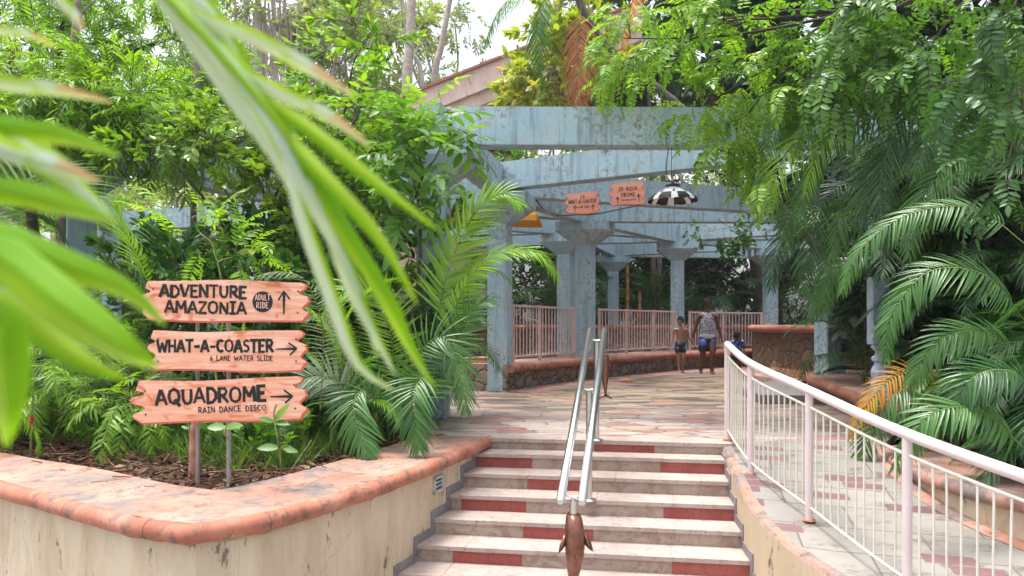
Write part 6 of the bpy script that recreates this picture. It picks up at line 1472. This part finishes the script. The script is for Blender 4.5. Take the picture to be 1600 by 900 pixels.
def near_frond(rachis, blades, parent, rw=.007):
    L_ = []; 
    for pts, w_, rn in blades: blade(L_, pts, w_, rn)
    V = []; F = []; Rn = []
    for vs, fs, rs in L_: b0 = len(V); V += [tuple(v) for v in vs]; F += [tuple(b0+i for i in f) for f in fs]; Rn += rs
    mb = MB(); mb.tube(rachis, [rw*(1-.6*k/(len(rachis)-1)) for k in range(len(rachis))], 8); nb = len(V); V += mb.v; F += [tuple(nb+i for i in f) for f in mb.f]; Rn += [.42]*len(mb.v)
    me = bpy.data.meshes.new("frond"); me.from_pydata(V, [], F); me.materials.append(LM['fore']); a = me.attributes.new('rnd', 'FLOAT', 'POINT'); a.data.foreach_set('value', Rn)
    me.polygons.foreach_set('use_smooth', [True]*len(F)); me.update(); o = bpy.data.objects.new("frond", me); link(o, parent); return o
import zlib
def stv(s_, k=1.0): return (.16*math.sin(s_*37+k)+.12*math.sin(s_*83+2*k))
gr = lambda f, s_: max(0, min(.62, .28+.16*f+stv(s_)))                              # green, yellower tip
si = lambda f, s_: (.72+.06*math.sin(s_*60)) if s_ < .68 else .40                # silver side, green side
so_ = lambda f, s_: (.72 if s_ < .6 else .5) if f < .45 else .5+min(.36, (f-.45)*1.6)*(1 if s_ > .35 else .55)   # silver with orange edge
bt = lambda f, s_: .2+.35*s_+stv(s_, 2)*.6 if f < .85 else .45
# frond hanging from the top
ra = [Vector(v) for v in spline([D(150, -150, .95), D(250, -20, .85), D(340, 80, .82), D(440, 200, .80), D(480, 280, .80)], 6)]
near_frond([stp[-1], D(60, -220, .95)]+ra, [
  ([(235, -40, .86), (330, 60, .83), (430, 190, .80), (500, 330, .80), (560, 450, .82), (590, 560, .84)], .022, si),
  ([(215, -60, .87), (290, 40, .85), (370, 150, .83), (430, 240, .82), (480, 350, .82)], .026, si),
  ([(470, 260, .81), (520, 360, .81), (560, 470, .82), (620, 590, .83)], .020, si),
  ([(440, 200, .80), (520, 330, .80), (600, 460, .80), (640, 540, .82), (682, 612, .83)], .018, gr),
  ([(440, 210, .80), (470, 330, .80), (520, 470, .80), (560, 570, .80), (620, 612, .82)], .016, si),
  ([(300, 20, .83), (400, 60, .80), (490, 110, .80), (556, 152, .80)], .016, so_),
  ([(370, 110, .82), (450, 150, .80), (520, 185, .80), (582, 232, .80)], .015, so_),
  ([(390, 140, .82), (480, 200, .79), (580, 280, .78), (688, 362, .78)], .016, bt),
  ([(410, 170, .82), (500, 270, .78), (590, 370, .78), (655, 480, .78)], .017, bt),
  ([(285, -10, .84), (330, 20, .83), (400, 150, .84), (450, 240, .86)], .022, si)], q)
# frond entering from the left
ra = [Vector(v) for v in spline([D(-500, 60, .80), D(-200, 90, .75), D(-40, 180, .70), D(60, 270, .68), D(150, 330, .68)], 6)]
near_frond([stp[-1]]+ra, [
  ([(-90, 370, .62), (0, 400, .60), (90, 470, .58), (190, 540, .58), (250, 575, .60)], .036, gr),
  ([(-90, 440, .63), (0, 470, .61), (90, 540, .60), (150, 575, .60), (200, 590, .62)], .020, bt),
  ([(-80, 330, .64), (20, 375, .62), (120, 420, .62), (200, 455, .63), (262, 512, .64)], .024, gr),
  ([(-60, 560, .52), (0, 500, .52), (8, 560, .52), (15, 640, .52), (8, 700, .54)], .030, gr),
  ([(-60, 300, .66), (20, 300, .65), (100, 320, .65), (190, 350, .66)], .022, gr),
  ([(-60, 200, .68), (0, 230, .67), (90, 260, .67), (160, 285, .68)], .020, so_),
  ([(-60, 180, .7), (30, 200, .68), (110, 215, .68), (190, 245, .68)], .018, gr),
  ([(-60, 120, .7), (20, 132, .7), (90, 140, .7), (180, 160, .72)], .014, so_),
  ([(-40, 180, .7), (20, 215, .69), (100, 270, .68), (180, 345, .68)], .024, si),
  ([(60, -60, .72), (95, 0, .72), (120, 30, .72), (128, 50, .72)], .010, so_),
  ([(-60, 40, .7), (0, 46, .7), (50, 55, .7), (90, 75, .72)], .008, so_)], q)

# ------------------------------------------------------------------ bright hazy air
b = MB(); b.box((0, 50, 10.5), (300, 230, 27)); hz = b.build("haze", [])
vm = bpy.data.materials.new("haze_air"); vm.use_nodes = True; vm.node_tree.nodes.clear()
vo = vm.node_tree.nodes.new("ShaderNodeOutputMaterial"); vp = vm.node_tree.nodes.new("ShaderNodeVolumePrincipled")
vp.inputs['Color'].default_value = (.95, .97, 1, 1); vp.inputs['Density'].default_value = .0007; vp.inputs['Anisotropy'].default_value = .2
vm.node_tree.links.new(vp.outputs[0], vo.inputs['Volume']); hz.data.materials.append(vm); hz['kind'] = 'stuff'; hz['label'] = "pale bright haze between the trees"; hz['category'] = "haze"
